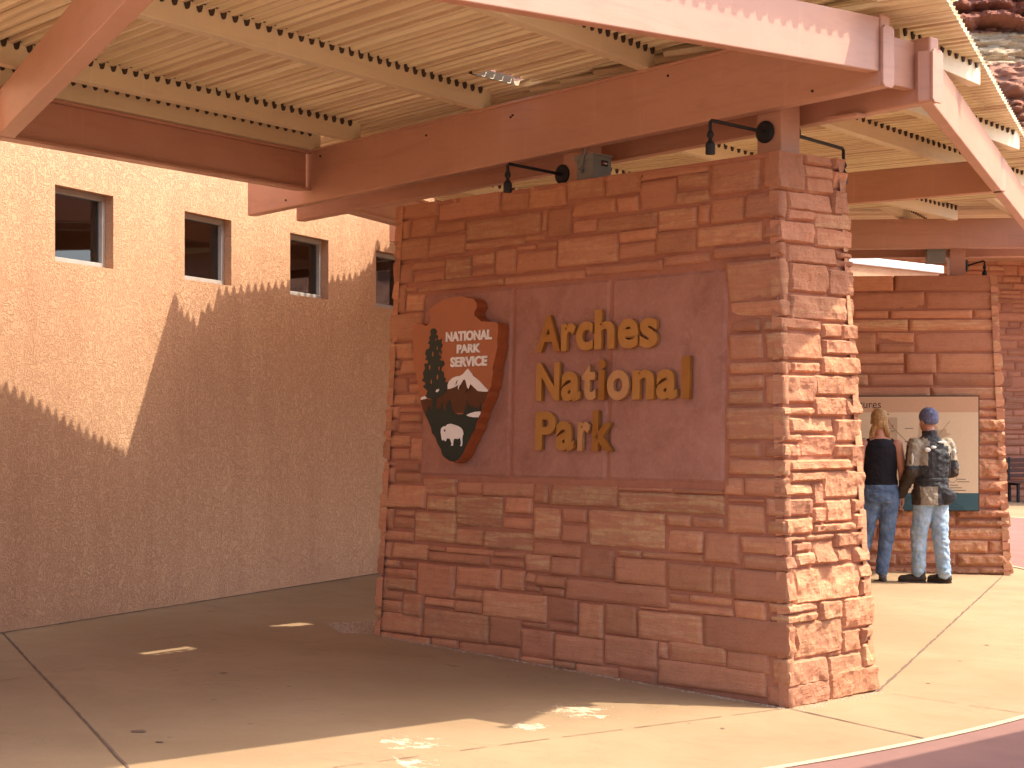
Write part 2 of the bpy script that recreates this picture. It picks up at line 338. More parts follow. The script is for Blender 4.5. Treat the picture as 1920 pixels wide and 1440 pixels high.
def masonry(name, mat, parent, quad, rects, dims, proud, rough, res, seed, joint=.014, bev=.012, open_l=0, open_r=0, open_t=0, nscale=7, tanp=.25, flat_=False, jt_=1.0):
    """rects in 0..1 of the quad (bl,br,tr,tl); every stone its own displaced patch"""
    rnd = random.Random(seed); bl, br, tr_, tl = [V(p) for p in quad]; W_, H_ = dims
    nrm = (br-bl).cross(tl-bl).normalized()
    vs = []; fs = []; cols = []
    def P(s, t): return (bl*(1-s)+br*s)*(1-t) + (tl*(1-s)+tr_*s)*t
    base = wloc(parent)
    for rc in rects:
        s0, t0, s1, t1 = rc[:4]
        el = s0 < 1e-4 and open_l; er = s1 > 1-1e-4 and open_r; et = t1 > 1-1e-4 and open_t
        js, jt = joint/2/W_, joint/2/H_
        jit = lambda a: (rnd.random()-.5)*a*jt_
        S0 = s0 - (open_l if el else -js)/(W_ if el else 1); S1 = s1 + ((open_r/W_) if er else -js); T0 = t0+jt; T1 = t1 - (jt if not et else 0)
        c = [(S0+(0 if el else jit(.010)/W_), T0+jit(.012)/H_), (S1+(0 if er else jit(.010)/W_), T0+jit(.012)/H_),
             (S1+(0 if er else jit(.010)/W_), T1+(0 if et else jit(.012)/H_)), (S0+(0 if el else jit(.010)/W_), T1+(0 if et else jit(.012)/H_))]
        w_, h_ = (S1-S0)*W_, (T1-T0)*H_
        def params(L):
            n = max(2, int(L/res)); e = min(bev/L, .3)
            return [0, e*.35] + [e + (1-2*e)*i/n for i in range(n+1)] + [1-e*.35, 1]
        pa, pb = params(w_), params(h_)
        if el: pa = [-1] + pa
        if er: pa = pa + [2]
        if et: pb = pb + [2]
        pr = rnd.uniform(*proud); tx, ty = rnd.gauss(0, .006), rnd.gauss(0, .006)
        off = V((rnd.random()*50, rnd.random()*50, rnd.random()*50))
        tint = (rnd.random(), rnd.random(), rc[4] if len(rc) > 4 else (.6*rnd.random()**2.2 if rnd.random() > tanp else .55+.45*rnd.random()), 1)
        n0 = len(vs); na, nb = len(pa), len(pb)
        for jb, b_ in enumerate(pb):
            for ja, a_ in enumerate(pa):
                sk = a_ < 0 or a_ > 1 or b_ > 1; a_ = min(1, max(0, a_)); b_ = min(1, b_)
                s = (c[0][0]*(1-a_)+c[1][0]*a_)*(1-b_) + (c[3][0]*(1-a_)+c[2][0]*a_)*b_
                t = (c[0][1]*(1-a_)+c[1][1]*a_)*(1-b_) + (c[3][1]*(1-a_)+c[2][1]*a_)*b_
                p = P(s, t); q = p*nscale + off
                d = min(a_*w_ if not el else 9, (1-a_)*w_ if not er else 9, b_*h_, (1-b_)*h_ if not et else 9)
                k = min(1, max(0, d/bev)); k = k*(2-k)
                if flat_ and 1 < ja < na-2 and 1 < jb < nb-2:
                    s += jit(res*.8)/W_; t += jit(res*.8)/H_; p = P(s, t); q = p*nscale + off
                nz = noise.fractal(q, .9, 2.1, 5)*rough
                if flat_: nz += (noise.voronoi(q*1.3)[0][0]-.35)*rough*.9
                edge = noise.noise(p*22+off)*.5
                wob = (1-k)*.006*edge
                z = -.021 + (.021 + pr + tx*(a_-.5)*2 + ty*(b_-.5)*2)*k + nz*(k**1.5)
                if sk: z = -.05
                vs.append(p + nrm*z + (P(min(s+.01, 2), t)-p).normalized()*wob + UP*wob*.8)
        for jb in range(nb-1):
            for ja in range(na-1):
                a0 = n0+jb*na+ja; fs.append((a0, a0+1, a0+na+1, a0+na))
        cols += [tint]*(na*nb)
    me = bpy.data.meshes.new(name); me.from_pydata([tuple(p-base) for p in vs], [], fs)
    ca = me.color_attributes.new('tint', 'FLOAT_COLOR', 'POINT'); ca.data.foreach_set('color', np.array(cols, dtype=np.float32).ravel())
    me.materials.append(mat); me.polygons.foreach_set('use_smooth', [not flat_]*len(me.polygons)); me.update()
    o = bpy.data.objects.new(name, me); col.objects.link(o); o.parent = parent; return o
def sub(rects, s0, t0, s1, t1): return [(s0+(s1-s0)*a, t0+(t1-t0)*b, s0+(s1-s0)*c, t0+(t1-t0)*d) for a, b, c, d in rects]

# ------------------------------------------------------------------ SETTING: ground
gm = MB(); g0 = 90
gm.add([(x, y, gz(x, y)) for x, y in ((-g0, -30), (g0, -30), (g0, 140), (-g0, 140))], [[0, 1, 2, 3]])
tag(gm.build('ground', M['concrete']), kind='structure')
# red plaza bounded by an arc
A_, B_, C_ = (1.32, 8.22), (2.83, 9.74), (5.75, 20.6)
def circ(a, b, c):
    ax, ay, bx, by, cx, cy = *a, *b, *c; d = 2*(ax*(by-cy)+bx*(cy-ay)+cx*(ay-by))
    ux = ((ax*ax+ay*ay)*(by-cy)+(bx*bx+by*by)*(cy-ay)+(cx*cx+cy*cy)*(ay-by))/d
    uy = ((ax*ax+ay*ay)*(cx-bx)+(bx*bx+by*by)*(ax-cx)+(cx*cx+cy*cy)*(bx-ax))/d
    return ux, uy, math.hypot(ax-ux, ay-uy)
ccx, ccy, crr = circ(A_, B_, C_)
rp = MB(); n = 180; a0_, a1_ = R(-100), R(75); RW = 7.4
def ringstrip(m, r0, r1, dz):
    last = None
    for i in range(n+1):
        a = a0_+(a1_-a0_)*i/n; cur = []
        for r_ in (r0, r1): x, y = ccx+r_*math.cos(a), ccy+r_*math.sin(a); cur.append((x, y, gz(x, y)+dz))
        if last: m.add([last[0], last[1], cur[1], cur[0]], [[0, 1, 2, 3]])
        last = cur
ringstrip(rp, crr, crr+RW, .006); tag(rp.build('red_pavement', M['red_concrete']), kind='structure')
kb = MB()
ringstrip(kb, crr-.05, crr, .010); ringstrip(kb, crr+RW, crr+RW+.12, .010)
tag(kb.build('kerb_strip', M['curb']), kind='structure')
jm = MB(); rj = random.Random(5)
def jointline(pts, wd, gap=0):
    for (x0, y0), (x1, y1) in zip(pts[:-1], pts[1:]):
        L = math.hypot(x1-x0, y1-y0); k = max(1, int(L/.08)); dx, dy = (x1-x0)/L, (y1-y0)/L; last = None
        for i in range(k+1):
            t = i/k*L; ww = wd*(.5+rj.random()*.9); off = (rj.random()-.5)*wd*.5
            cx_, cy_ = x0+dx*t-dy*off, y0+dy*t+dx*off
            cur = [(cx_-dy*ww/2, cy_+dx*ww/2), (cx_+dy*ww/2, cy_-dx*ww/2)]
            if last and rj.random() >= gap:
                q = [last[0], last[1], cur[1], cur[0]]; jm.add([(a, b, gz(a, b)+.004) for a, b in q], [[0, 1, 2, 3]])
            last = cur
jointline([(-5.2, 15.9), (-3.516, 12.149), (-2.433, 9.559), (-1.702, 7.8), (-.6, 5.2)], .013)
jointline([(-2.93, 10.072), (-2.751, 10.435), (-2.071, 11.203), (-.976, 12.625)], .006, .3)
jointline([(1.56, 9.89), (2.15, 9.038)], .013)
jointline([(2.199, 10.593), (5.061, 18.354), (6.2, 21.5)], .016, .02)
jointline([(2.215, 10.596), (2.897, 9.959)], .006, .3)
jointline([(-.804, 7.925), (0, 8.617), (1.52, 9.88)], .007, .15)
jointline([(-2.467, 14.157), (-1.649, 13.27)], .006, .3); jointline([(-1.925, 15.129), (-1.079, 14.237)], .006, .3)
jointline([(-3.54, 12.10), (-1.31, 17.3)], .022)
for (x, y, r_) in [(-2.035, 10.657, .02), (-1.735, 10.605, .035), (-1.288, 10.172, .02), (-2.351, 13.733, .035), (-1.838, 8.663, .06), (-1.681, 8.407, .03), (-.616, 12.705, .03), (3.075, 12.079, .02), (3.505, 12.997, .025), (.3, 11.2, .03), (-.9, 9.3, .015), (2.6, 11.0, .02), (1.1, 9.2, .018)]:
    k = 9; jm.add([(x+.6*r_*(.6+.5*rj.random())*math.cos(2*math.pi*i/k)*1.5, y+.6*r_*(.6+.5*rj.random())*math.sin(2*math.pi*i/k), 0) for i in range(k)], [list(range(k))])
    for i in range(k): p = jm.v[-1-i]; p.z = gz(p.x, p.y)+.004
tag(jm.build('pavement_joints', M['joint']), kind='structure')
gr = MB(); rg = random.Random(9)
def pebble(x, y, r_):
    z = gz(x, y); vs = []
    for (a, b, c) in ((1, 0, 0), (0, 1, 0), (-1, 0, 0), (0, -1, 0), (0, 0, .8), (0, 0, -.4)):
        vs.append((x+a*r_*rg.uniform(.7, 1.2), y+b*r_*rg.uniform(.7, 1.2), z+c*r_*rg.uniform(.7, 1.1)))
    gr.add(vs, [[0, 1, 4], [1, 2, 4], [2, 3, 4], [3, 0, 4], [1, 0, 5], [2, 1, 5], [3, 2, 5], [0, 3, 5]])
for i in range(520):
    t = rg.random()*3.6; p = N - U*t - W*(.01+abs(rg.gauss(0, .025))); pebble(p.x, p.y, rg.uniform(.004, .010))
for i in range(700):
    a, b = rg.random(), rg.random(); p = V((-1.403, 13.227, 0))*(1-a)*(1-b)+V((-1.042, 13.481, 0))*a*(1-b)+V((-.976, 12.66, 0))*a*b+V((-1.225, 12.66, 0))*(1-a)*b; pebble(p.x, p.y, rg.uniform(.004, .009))
for i in range(150):
    t = rg.random()*.95; p = N + W*t + U*(.03+abs(rg.gauss(0, .03)) - .1*t); pebble(p.x, p.y, rg.uniform(.003, .008))
tag(gr.build('gravel', M['gravel']), 'small gravel lying along the foot of the sandstone sign wall', 'gravel', kind='stuff')

# ------------------------------------------------------------------ SIGN WALL
# every stone of the two visible faces: left, bottom, right, top as fractions of the face (+ how banded it is)
FRONT_STONES = [(0,0.9694,0.0286,1),(0,0.9701,0.122,1),(0.1232,0.9561,0.3142,1),(0.3166,0.9562,0.3925,1),(0.3951,0.9535,0.4953,1),(0,0.9245,0.0327,0.9667),(0.039,0.926,0.1192,0.9677),(0.1208,0.9273,0.2141,0.9523),(0.2156,0.9033,0.4277,0.9484),(0.4344,0.9048,0.4458,0.951),(0.4474,0.8895,0.5119,0.9502),(0,0.8752,0.0985,0.9241),(0.1005,0.8771,0.2148,0.9227),(0.2161,0.8821,0.3856,0.9016),(0.3875,0.8879,0.4399,0.9019),(0.419,0.8701,0.4743,0.8851),(0,0.8248,0.0518,0.8693),(0.0537,0.8506,0.1522,0.8713),(0.0556,0.8242,0.1522,0.8449),(0.1558,0.8247,0.2315,0.8722),(0.2352,0.8483,0.3034,0.8739,0.5),(0.2367,0.825,0.3047,0.8427),(0.3058,0.8237,0.3608,0.8786),(0.362,0.8706,0.4149,0.8804),(0.3632,0.8228,0.4767,0.8659),(0.478,0.8264,0.6336,0.8849),(0.0686,0.8006,0.3305,0.8186),(0.3342,0.8008,0.5501,0.819),(0.0335,0.8047,0.0676,0.818),(0.5005,0.9628,0.5959,1,0.4),(0.6041,0.9588,0.6901,1),(0.6925,0.9798,0.8484,1),(0.6875,0.9235,0.7752,0.9781),(0.779,0.9542,0.8496,0.9821),(0.7726,0.9235,0.8518,0.9483),(0.8558,0.9321,0.964,1),(0.97,0.9354,1,1),(0.5165,0.9265,0.6283,0.957),(0.6309,0.9246,0.6837,0.9546),(0.5175,0.8919,0.5777,0.9203),(0.5803,0.8886,0.7275,0.9185),(0.7301,0.8774,0.8218,0.9189),(0.8256,0.8819,0.8516,0.9208),(0.8541,0.8809,0.9288,0.9274),(0.9313,0.8808,1,0.9294),(0.6359,0.8638,0.7277,0.8861),(0.6364,0.8299,0.7278,0.8606),(0.7277,0.8319,0.8192,0.8776),(0.8217,0.8386,0.9654,0.8776),(0.969,0.8424,1,0.8759),(0.5515,0.8037,0.7434,0.824),(0.7459,0.8082,0.8509,0.8299),(0.8583,0.8113,1,0.8342),(0.8912,0.7319,1,0.8053,0.3),(0.8943,0.7021,1,0.7302,0.5),(0.8921,0.6749,0.9595,0.6978),(0.9649,0.6739,1,0.6971),(0.8916,0.6232,0.9634,0.6717,0.2),(0.9713,0.6229,1,0.6707),(0.8912,0.5977,1,0.6189),(0.8891,0.5701,0.9647,0.5951,0.4),(0.9669,0.5419,1,0.5936),(0.8888,0.542,0.9618,0.567),(0.8857,0.4766,1,0.5371,0.5),(0.8877,0.4438,0.9555,0.4719),(0.9642,0.446,1,0.4706),(0.8874,0.4131,1,0.4409,0.7),(0.887,0.3748,0.9192,0.4076),(0.9227,0.3749,1,0.4088),(0,0.7593,0.0334,0.8228),(0.0374,0.7602,0.0923,0.7999),(0,0.6948,0.0922,0.7572),(0,0.6553,0.068,0.6915),(0,0.6348,0.0257,0.6537),(0.0301,0.6197,0.1076,0.6518),(0,0.6177,0.0281,0.6314),(0,0.5798,0.0542,0.614),(0.0573,0.6017,0.1094,0.6126),(0.0585,0.5798,0.1106,0.599),(0,0.5523,0.0831,0.5762),(0,0.5226,0.0298,0.5493),(0.0342,0.5351,0.1044,0.547),(0.0322,0.5131,0.1047,0.5317),(0,0.4929,0.03,0.5202),(0.0339,0.4884,0.1048,0.5097),(0,0.4578,0.0729,0.4843),(0.0765,0.4288,0.1064,0.4776),(0,0.4281,0.0736,0.4543),(0,0.4159,0.0276,0.4244),(0,0.3765,0.0285,0.4131),(0.0306,0.4031,0.1034,0.4227),(0.0323,0.3778,0.1073,0.3998),(0.0864,0.5516,0.1123,0.5752),(0.0932,0.7585,0.098,0.798),(0,0.3209,0.1254,0.3736),(0.1151,0.3535,0.2159,0.3907),(0.2224,0.3593,0.2878,0.3846),(0.2913,0.3561,0.4269,0.3855),(0.4291,0.3451,0.4658,0.386,0.3),(0.4736,0.3428,0.6372,0.3857,0.7),(0,0.274,0.0312,0.3206),(0.035,0.3033,0.0955,0.3175,0.3),(0.032,0.2761,0.0956,0.3009),(0.1299,0.3182,0.2166,0.3521,0.9),(0.0963,0.2497,0.2185,0.3159,1),(0.2196,0.2893,0.3453,0.3553,1),(0.3528,0.3216,0.426,0.3554),(0.3483,0.2893,0.4292,0.3139),(0.4331,0.2717,0.4979,0.3366,0.6),(0.5031,0.3094,0.5678,0.3376),(0.5041,0.2693,0.5667,0.3049),(0,0.2473,0.0953,0.2704),(0,0.2079,0.0303,0.2438),(0.0342,0.2081,0.1395,0.2442,0.3),(0.2209,0.2486,0.2968,0.2833),(0.3033,0.2451,0.4304,0.2837,1),(0.1413,0.2306,0.189,0.2425),(0.1915,0.2286,0.3266,0.2422),(0.3289,0.2289,0.4109,0.2421),(0.1426,0.2072,0.3151,0.231),(0.3176,0.2094,0.4107,0.2263),(0.4322,0.2385,0.5492,0.2654),(0.4138,0.204,0.4776,0.2418,0.6),(0.4797,0.2011,0.5481,0.2383),(0,0.188,0.0588,0.2046),(0.0627,0.1875,0.1061,0.2039),(0,0.1665,0.1086,0.1856),(0.1118,0.1306,0.2204,0.203),(0.2221,0.1602,0.345,0.2042),(0.3492,0.1612,0.4119,0.2042),(0,0.115,0.0255,0.1632),(0,0.1375,0.1067,0.1638),(0,0.1161,0.0673,0.1353),(0,0.0868,0.0689,0.1133),(0.0719,0.0828,0.1335,0.1334),(0.1375,0.1106,0.2228,0.1298),(0.2241,0.1316,0.2983,0.1552),(0.2254,0.1063,0.2974,0.1299),(0.3026,0.1003,0.4689,0.1569,0.4),(0.4137,0.1813,0.4387,0.2011),(0.4408,0.1761,0.5158,0.2001),(0.4125,0.162,0.4508,0.1756),(0.4548,0.1571,0.5164,0.1751),(0.4717,0.1083,0.5482,0.1559),(0,0.0435,0.1337,0.0879),(0.1372,0.0416,0.3205,0.105),(0.3226,0.0443,0.4079,0.1043),(0.4094,0.0882,0.4681,0.1003),(0.472,0.0874,0.5472,0.1052),(0,0.0185,0.1595,0.043),(0.1621,0.024,0.2377,0.0447),(0.2427,0.0167,0.4035,0.0446),(0.4069,0.0303,0.4914,0.0861),(0.412,0.0107,0.4888,0.0288),(0.4944,0.0296,0.6086,0.0825),(0.4907,0.0138,0.5434,0.0316),(0.6405,0.3765,0.7629,0.3831),(0.7686,0.3735,0.8783,0.3846),(0.6408,0.3377,0.8781,0.3749,1),(0.5718,0.2644,0.7477,0.3372,1),(0.7526,0.3126,0.8071,0.3352,0.4),(0.8108,0.3123,0.8778,0.3329),(0.7516,0.2635,0.8339,0.3068,0.3),(0.8375,0.2492,0.9075,0.3042),(0.8854,0.3624,0.963,0.3696),(0.885,0.3066,0.9624,0.3578),(0.9663,0.3398,1,0.3719),(0.9656,0.3062,1,0.3322,0.6),(0.8838,0.3742,0.9196,0.407),(0.9232,0.3758,1,0.4082),(0.5523,0.2017,0.6323,0.2605),(0.6381,0.248,0.6925,0.2612,0.5),(0.6965,0.2475,0.8327,0.262,0.3),(0.6386,0.1956,0.7498,0.2465),(0.7556,0.1908,0.8517,0.2434),(0.8534,0.1897,0.892,0.2414,0.3),(0.9147,0.2703,1,0.3019,0.4),(0.9142,0.242,1,0.2675),(0.8961,0.1846,1,0.2409),(0.5183,0.155,0.7518,0.1965),(0.7594,0.1697,0.8004,0.1858),(0.8041,0.1705,0.8923,0.1863,0.6),(0.7576,0.1514,0.895,0.1682,0.4),(0.8984,0.1496,0.9629,0.1844),(0.9681,0.1663,1,0.1845),(0.9711,0.1512,1,0.1634,0.9),(0.5485,0.0827,0.609,0.1517),(0.613,0.0948,0.6881,0.1543),(0.6926,0.1491,0.7576,0.1556),(0.6921,0.0927,0.8295,0.1489),(0.833,0.088,1,0.1529),(0.6128,0.0345,0.7333,0.0936),(0.7352,0.0604,0.7558,0.092),(0.7596,0.0589,0.879,0.0953,0.4),(0.8813,0.0551,0.9664,0.092),(0.9711,0.0392,1,0.0862),(0.7354,0.0121,0.9591,0.0592),(0.9619,0.0009,1,0.0357),(0.5466,0.004,0.645,0.0307),(0.6471,0.002,0.7316,0.033)]
END_STONES = [(0,0.9295,0.3869,1),(0.4048,0.9821,0.8281,1),(0.4029,0.9586,0.8228,0.9831),(0.8334,0.979,1,1),(0.8216,0.9442,1,0.9784),(0.4157,0.9304,0.8011,0.9618),(0,0.8803,0.1314,0.9299),(0.1638,0.8956,0.7877,0.9322),(0.7926,0.8952,1,0.9436),(0.1394,0.877,0.5165,0.8988),(0.5251,0.8659,1,0.8987),(0,0.835,0.5235,0.877),(0.5319,0.8322,1,0.8701),(0,0.8089,0.0918,0.8368),(0.1393,0.7989,0.8215,0.835),(0.8314,0.8153,1,0.8289),(0.8248,0.7995,1,0.8144),(0,0.7368,0.1405,0.8032),(0.1592,0.7467,0.6631,0.8014),(0.6818,0.7451,1,0.7958),(0,0.6998,0.128,0.7321),(0.153,0.6968,1,0.7439),(0,0.6771,0.5659,0.7004),(0.5738,0.6666,0.8237,0.695),(0.832,0.6634,1,0.6952),(0,0.6238,0.5587,0.673),(0.5684,0.6352,1,0.6662),(0,0.5991,0.1064,0.6204),(0.1302,0.6,0.5212,0.6209),(0.5421,0.5981,1,0.6339),(0,0.5444,0.4161,0.5973),(0.4246,0.5601,1,0.5979),(0.4026,0.5216,0.8361,0.5585),(0.8614,0.5248,1,0.5575),(0,0.5207,0.1022,0.5393),(0.1162,0.5224,0.3859,0.5392),(0,0.4748,0.0994,0.5186),(0.1092,0.4915,0.6721,0.5199),(0,0.4747,0.2356,0.4899),(0.6775,0.4741,1,0.5181),(0,0.4468,0.2392,0.4724),(0.2439,0.448,0.6533,0.4887),(0.6588,0.446,0.864,0.4708),(0.8661,0.426,1,0.4715),(0,0.4141,0.0884,0.4438),(0.1002,0.4223,0.8448,0.4443),(0.0967,0.402,0.4925,0.4213),(0.4969,0.3696,1,0.4212),(0,0.3765,0.0777,0.4125),(0,0.3783,0.3531,0.4),(0.3565,0.3587,0.5058,0.4001),(0,0.3413,0.3345,0.374),(0.345,0.3275,0.4952,0.3567),(0.5084,0.3267,0.8464,0.3683),(0.8557,0.3411,1,0.3683),(0,0.3078,0.3508,0.3389),(0.3583,0.3073,0.8513,0.3257),(0.8613,0.3089,1,0.3402),(0,0.2721,0.0826,0.3056),(0,0.2948,0.2417,0.306),(0.2477,0.295,0.5933,0.3072),(0.6032,0.279,1,0.3072),(0.1006,0.2763,0.3235,0.295),(0.3427,0.2518,0.5905,0.2952),(0.5945,0.2518,0.8325,0.2786),(0.844,0.2479,1,0.2784),(0,0.2457,0.1165,0.2706),(0.128,0.2508,0.3317,0.2752),(0,0.1892,0.0973,0.245),(0.1084,0.1831,0.8793,0.248),(0.8602,0.217,1,0.2455),(0.8906,0.1851,1,0.2157),(0,0.1684,0.377,0.1863),(0,0.1495,0.3622,0.1674),(0.3918,0.1483,0.6525,0.1849),(0.6645,0.126,1,0.1855),(0,0.0918,0.1002,0.1497),(0.1086,0.0864,0.6365,0.1507),(0.6481,0.0819,0.8615,0.1253),(0.8707,0.0938,1,0.1252),(0.4751,0.0791,0.6277,0.0905),(0.4678,0.0428,0.8725,0.0818),(0.8786,0.0491,1,0.0931),(0,0.0377,0.4515,0.0853),(0,0,0.4613,0.0444),(0.4762,0,1,0.0524)]
sw = thing('sign_wall', 'thick battered red sandstone wall carrying the arrowhead emblem and bronze letters', 'wall', (N.x, N.y, 0))
rnd = random.Random(21)
def wp(u, v, z): p = N + U*u + W*v; return V((p.x, p.y, z))
HT = 3.168
fb = [wp(-3.70, 0, 0), wp(0, 0, 0), wp(-.156, .1, HT), wp(-3.555, .1, HT)]
eb = [wp(0, 0, -.012), wp(-.10, .975, -.012), wp(-.10, .65, HT), wp(-.156, .1, HT)]
lb = [wp(-3.66, .975, 0), wp(-3.70, 0, 0), wp(-3.555, .1, HT), wp(-3.56, .65, HT)]
bb = [wp(-.10, .975, 0), wp(-3.66, .975, 0), wp(-3.56, .65, HT), wp(-.10, .65, HT)]
cm = MB(); ins = .014
def inset(q, d):
    """inset a convex plan quad by d on every side"""
    n_ = len(q); out = []
    c = sum(q, V((0, 0, 0)))/n_; L = []
    for i in range(n_):
        a, b = q[i], q[(i+1) % n_]; e = V((b.x-a.x, b.y-a.y, 0)).normalized(); m_ = V((-e.y, e.x, 0))
        if (c-a).dot(m_) < 0: m_ = -m_
        L.append((a+m_*d, e))
    for i in range(n_):
        (p, e), (r_, g_) = L[i-1], L[i]; t = line_hit(p, e, r_, g_); x = p+e*t; out.append(V((x.x, x.y, q[i].z)))
    return out
def shrink(q, d=.0085): return inset(q, d)
def mortar_patch(m, q, off=-.014, nx=3, nz=24):
    bl, br, tr_, tl = q; nn = (br-bl).cross(tl-bl).normalized(); vs = []
    for j in range(nz+1):
        for i in range(nx+1):
            a, b = i/nx, j/nz; vs.append((bl*(1-a)+br*a)*(1-b)+(tl*(1-a)+tr_*a)*b + nn*off)
    m.add(vs, [[j*(nx+1)+i, j*(nx+1)+i+1, (j+1)*(nx+1)+i+1, (j+1)*(nx+1)+i] for j in range(nz) for i in range(nx)])
for q in (fb, eb, lb, bb): mortar_patch(cm, q)
cm.hexa(shrink([wp(-3.70, 0, -.12), wp(0, 0, -.12), wp(-.10, .975, -.12), wp(-3.66, .975, -.12)], .05) + shrink([wp(-3.555, .1, HT-.012), wp(-.156, .1, HT-.012), wp(-.10, .65, HT-.012), wp(-3.56, .65, HT-.012)], .04))
cm.build('mortar_core', M['mortar'], sw, fix=False)
FW, FH = 3.55, 3.17
masonry('front_masonry', M['stone'], sw, fb, FRONT_STONES, (FW, FH), (0, .007), .006, .026, 1, joint=.002, bev=.009, open_l=.02, open_r=.018, open_t=1, tanp=0, jt_=.5)
masonry('end_masonry', M['stone'], sw, eb, END_STONES, (.8, FH), (.004, .020), .014, .013, 2, joint=.002, bev=.014, open_l=.001, open_r=.015, open_t=1, nscale=9, tanp=0, flat_=True, jt_=.5)
masonry('end_masonry', M['stone'], sw, lb, pack(.8, FH, .09, .075, random.Random(16), 4), (.8, FH), (.008, .03), .014, .035, 4, joint=.02, bev=.02, open_l=.01, open_r=.01, open_t=1, flat_=True)
masonry('back_masonry', M['stone'], sw, bb, pack(FW, FH, .09, .08, random.Random(17), 7), (FW, FH), (0, .015), .008, .07, 5, joint=.018, open_l=.01, open_r=.01, open_t=1)
# top bed of the wall
cp = MB(); cp.prism([wp(-3.555, .1, HT-.03), wp(-.156, .1, HT-.03), wp(-.10, .65, HT-.03), wp(-3.56, .65, HT-.03)], (0, 0, .028)); cp.build('top_bed', M['mortar'], sw)
# honed panels
rs = random.Random(4)
for (u0, u1) in ((-3.262, -2.350), (-2.332, -1.458), (-1.442, -.500)):
    m = MB(); nx, nz = 40, 56; z0, z1 = 1.252, 2.520
    a0 = -.6 if 0 else 0
    vs = []
    for j in range(nz+1):
        for i in range(nx+1):
            uu = u0+(u1-u0)*i/nx; zz = z0+(z1-z0)*j/nz
            if i in (0, nx): uu += noise.noise(V((u0*3, zz*9, i)))*.006
            if j in (0, nz): zz += noise.noise(V((uu*9, u0, j)))*.006
            d = noise.fractal(V((uu*6, zz*6, u0*7)), 1, 2, 5)*.0025 + (-.014 if (i in (0, nx) or j in (0, nz)) else 0)
            vs.append(FP(uu, zz, -.002+d))
    m.add(vs, [[j*(nx+1)+i, j*(nx+1)+i+1, (j+1)*(nx+1)+i+1, (j+1)*(nx+1)+i] for j in range(nz) for i in range(nx)])
    m.build('stone_panel', M['slab'], sw, fix=False)

# ------------------------------------------------------------------ LETTERS
def text_mesh(ch, offset=.0, extrude=.01, res=6):
    cu = bpy.data.curves.new('t', 'FONT'); cu.body = ch; cu.size = 1; cu.extrude = extrude; cu.offset = offset; cu.resolution_u = res
    o = bpy.data.objects.new('t', cu); col.objects.link(o); bpy.context.view_layer.update()
    me = bpy.data.meshes.new_from_object(o.evaluated_get(bpy.context.evaluated_depsgraph_get()))
    bpy.data.objects.remove(o); bpy.data.curves.remove(cu); return me
def place_text(me, name, fn, x0, x1, y0, y1, depth, mat, parent=None):
    """fit the text mesh into x0..x1, y0..y1 of surface function fn(x, y, out)"""
    co = np.empty(len(me.vertices)*3); me.vertices.foreach_get('co', co); co = co.reshape(-1, 3)
    mn, mx = co.min(0), co.max(0); base = wloc(parent) if parent else None
    pts = []
    for c in co:
        x = x0+(c[0]-mn[0])/(mx[0]-mn[0])*(x1-x0); y = y0+(c[1]-mn[1])/(mx[1]-mn[1])*(y1-y0); o_ = depth[0]+(c[2]-mn[2])/max(1e-6, mx[2]-mn[2])*(depth[1]-depth[0])
        pts.append(fn(x, y, o_))
    base = wloc(parent) if parent else sum(pts, V((0, 0, 0)))/len(pts)
    me.vertices.foreach_set('co', np.array([tuple(p-base) for p in pts]).ravel())
    me.materials.clear(); me.materials.append(mat); me.name = name; me.update()
    o = bpy.data.objects.new(name, me); col.objects.link(o)
    if parent: o.parent = parent
    else: o.location = base
    return o
LET = [('Arches', 'top', [('A', -2.075, -1.852, 2.074, 2.310), ('r', -1.844, -1.715, 2.073, 2.249), ('c', -1.709, -1.560, 2.071, 2.253), ('h', -1.546, -1.372, 2.074, 2.323), ('e', -1.344, -1.171, 2.070, 2.255), ('s', -1.158, -1.013, 2.069, 2.252)]),
       ('National', 'middle', [('N', -2.065, -1.852, 1.758, 2.002), ('a', -1.834, -1.663, 1.754, 1.940), ('t', -1.647, -1.528, 1.757, 1.981), ('i', -1.505, -1.447, 1.756, 2.012), ('o', -1.428, -1.239, 1.753, 1.940), ('n', -1.211, -1.032, 1.755, 1.936), ('a', -1.012, -.846, 1.753, 1.934), ('l', -.808, -.745, 1.753, 2.009)]),
       ('Park', 'bottom', [('P', -2.064, -1.878, 1.441, 1.687), ('a', -1.874, -1.711, 1.437, 1.625), ('r', -1.676, -1.568, 1.438, 1.620), ('k', -1.547, -1.365, 1.437, 1.691)])]
ordn = ['first', 'second', 'third', 'fourth', 'fifth', 'sixth', 'seventh', 'eighth']
pale = {('National', 2), ('National', 4), ('Park', 2)}; darkl = {('National', 3), ('Park', 3), ('National', 7), ('Arches', 0)}
for word, row, ls in LET:
    for i, (ch, u0, u1, z0, z1) in enumerate(ls):
        mt = M['gold_pale'] if (word, i) in pale else M['gold_dark'] if (word, i) in darkl else M['gold']
        o = place_text(text_mesh(ch, .034, .05), 'letter', FP, u0, u1, z0, z1, (.012, .036), mt)
        kind = 'capital' if ch.isupper() else 'small'
        tag(o, f'bronze {kind} letter {ch}, {ordn[i]} of the word {word} on the sandstone panels', 'letter', 'bronze letters on the sign wall')

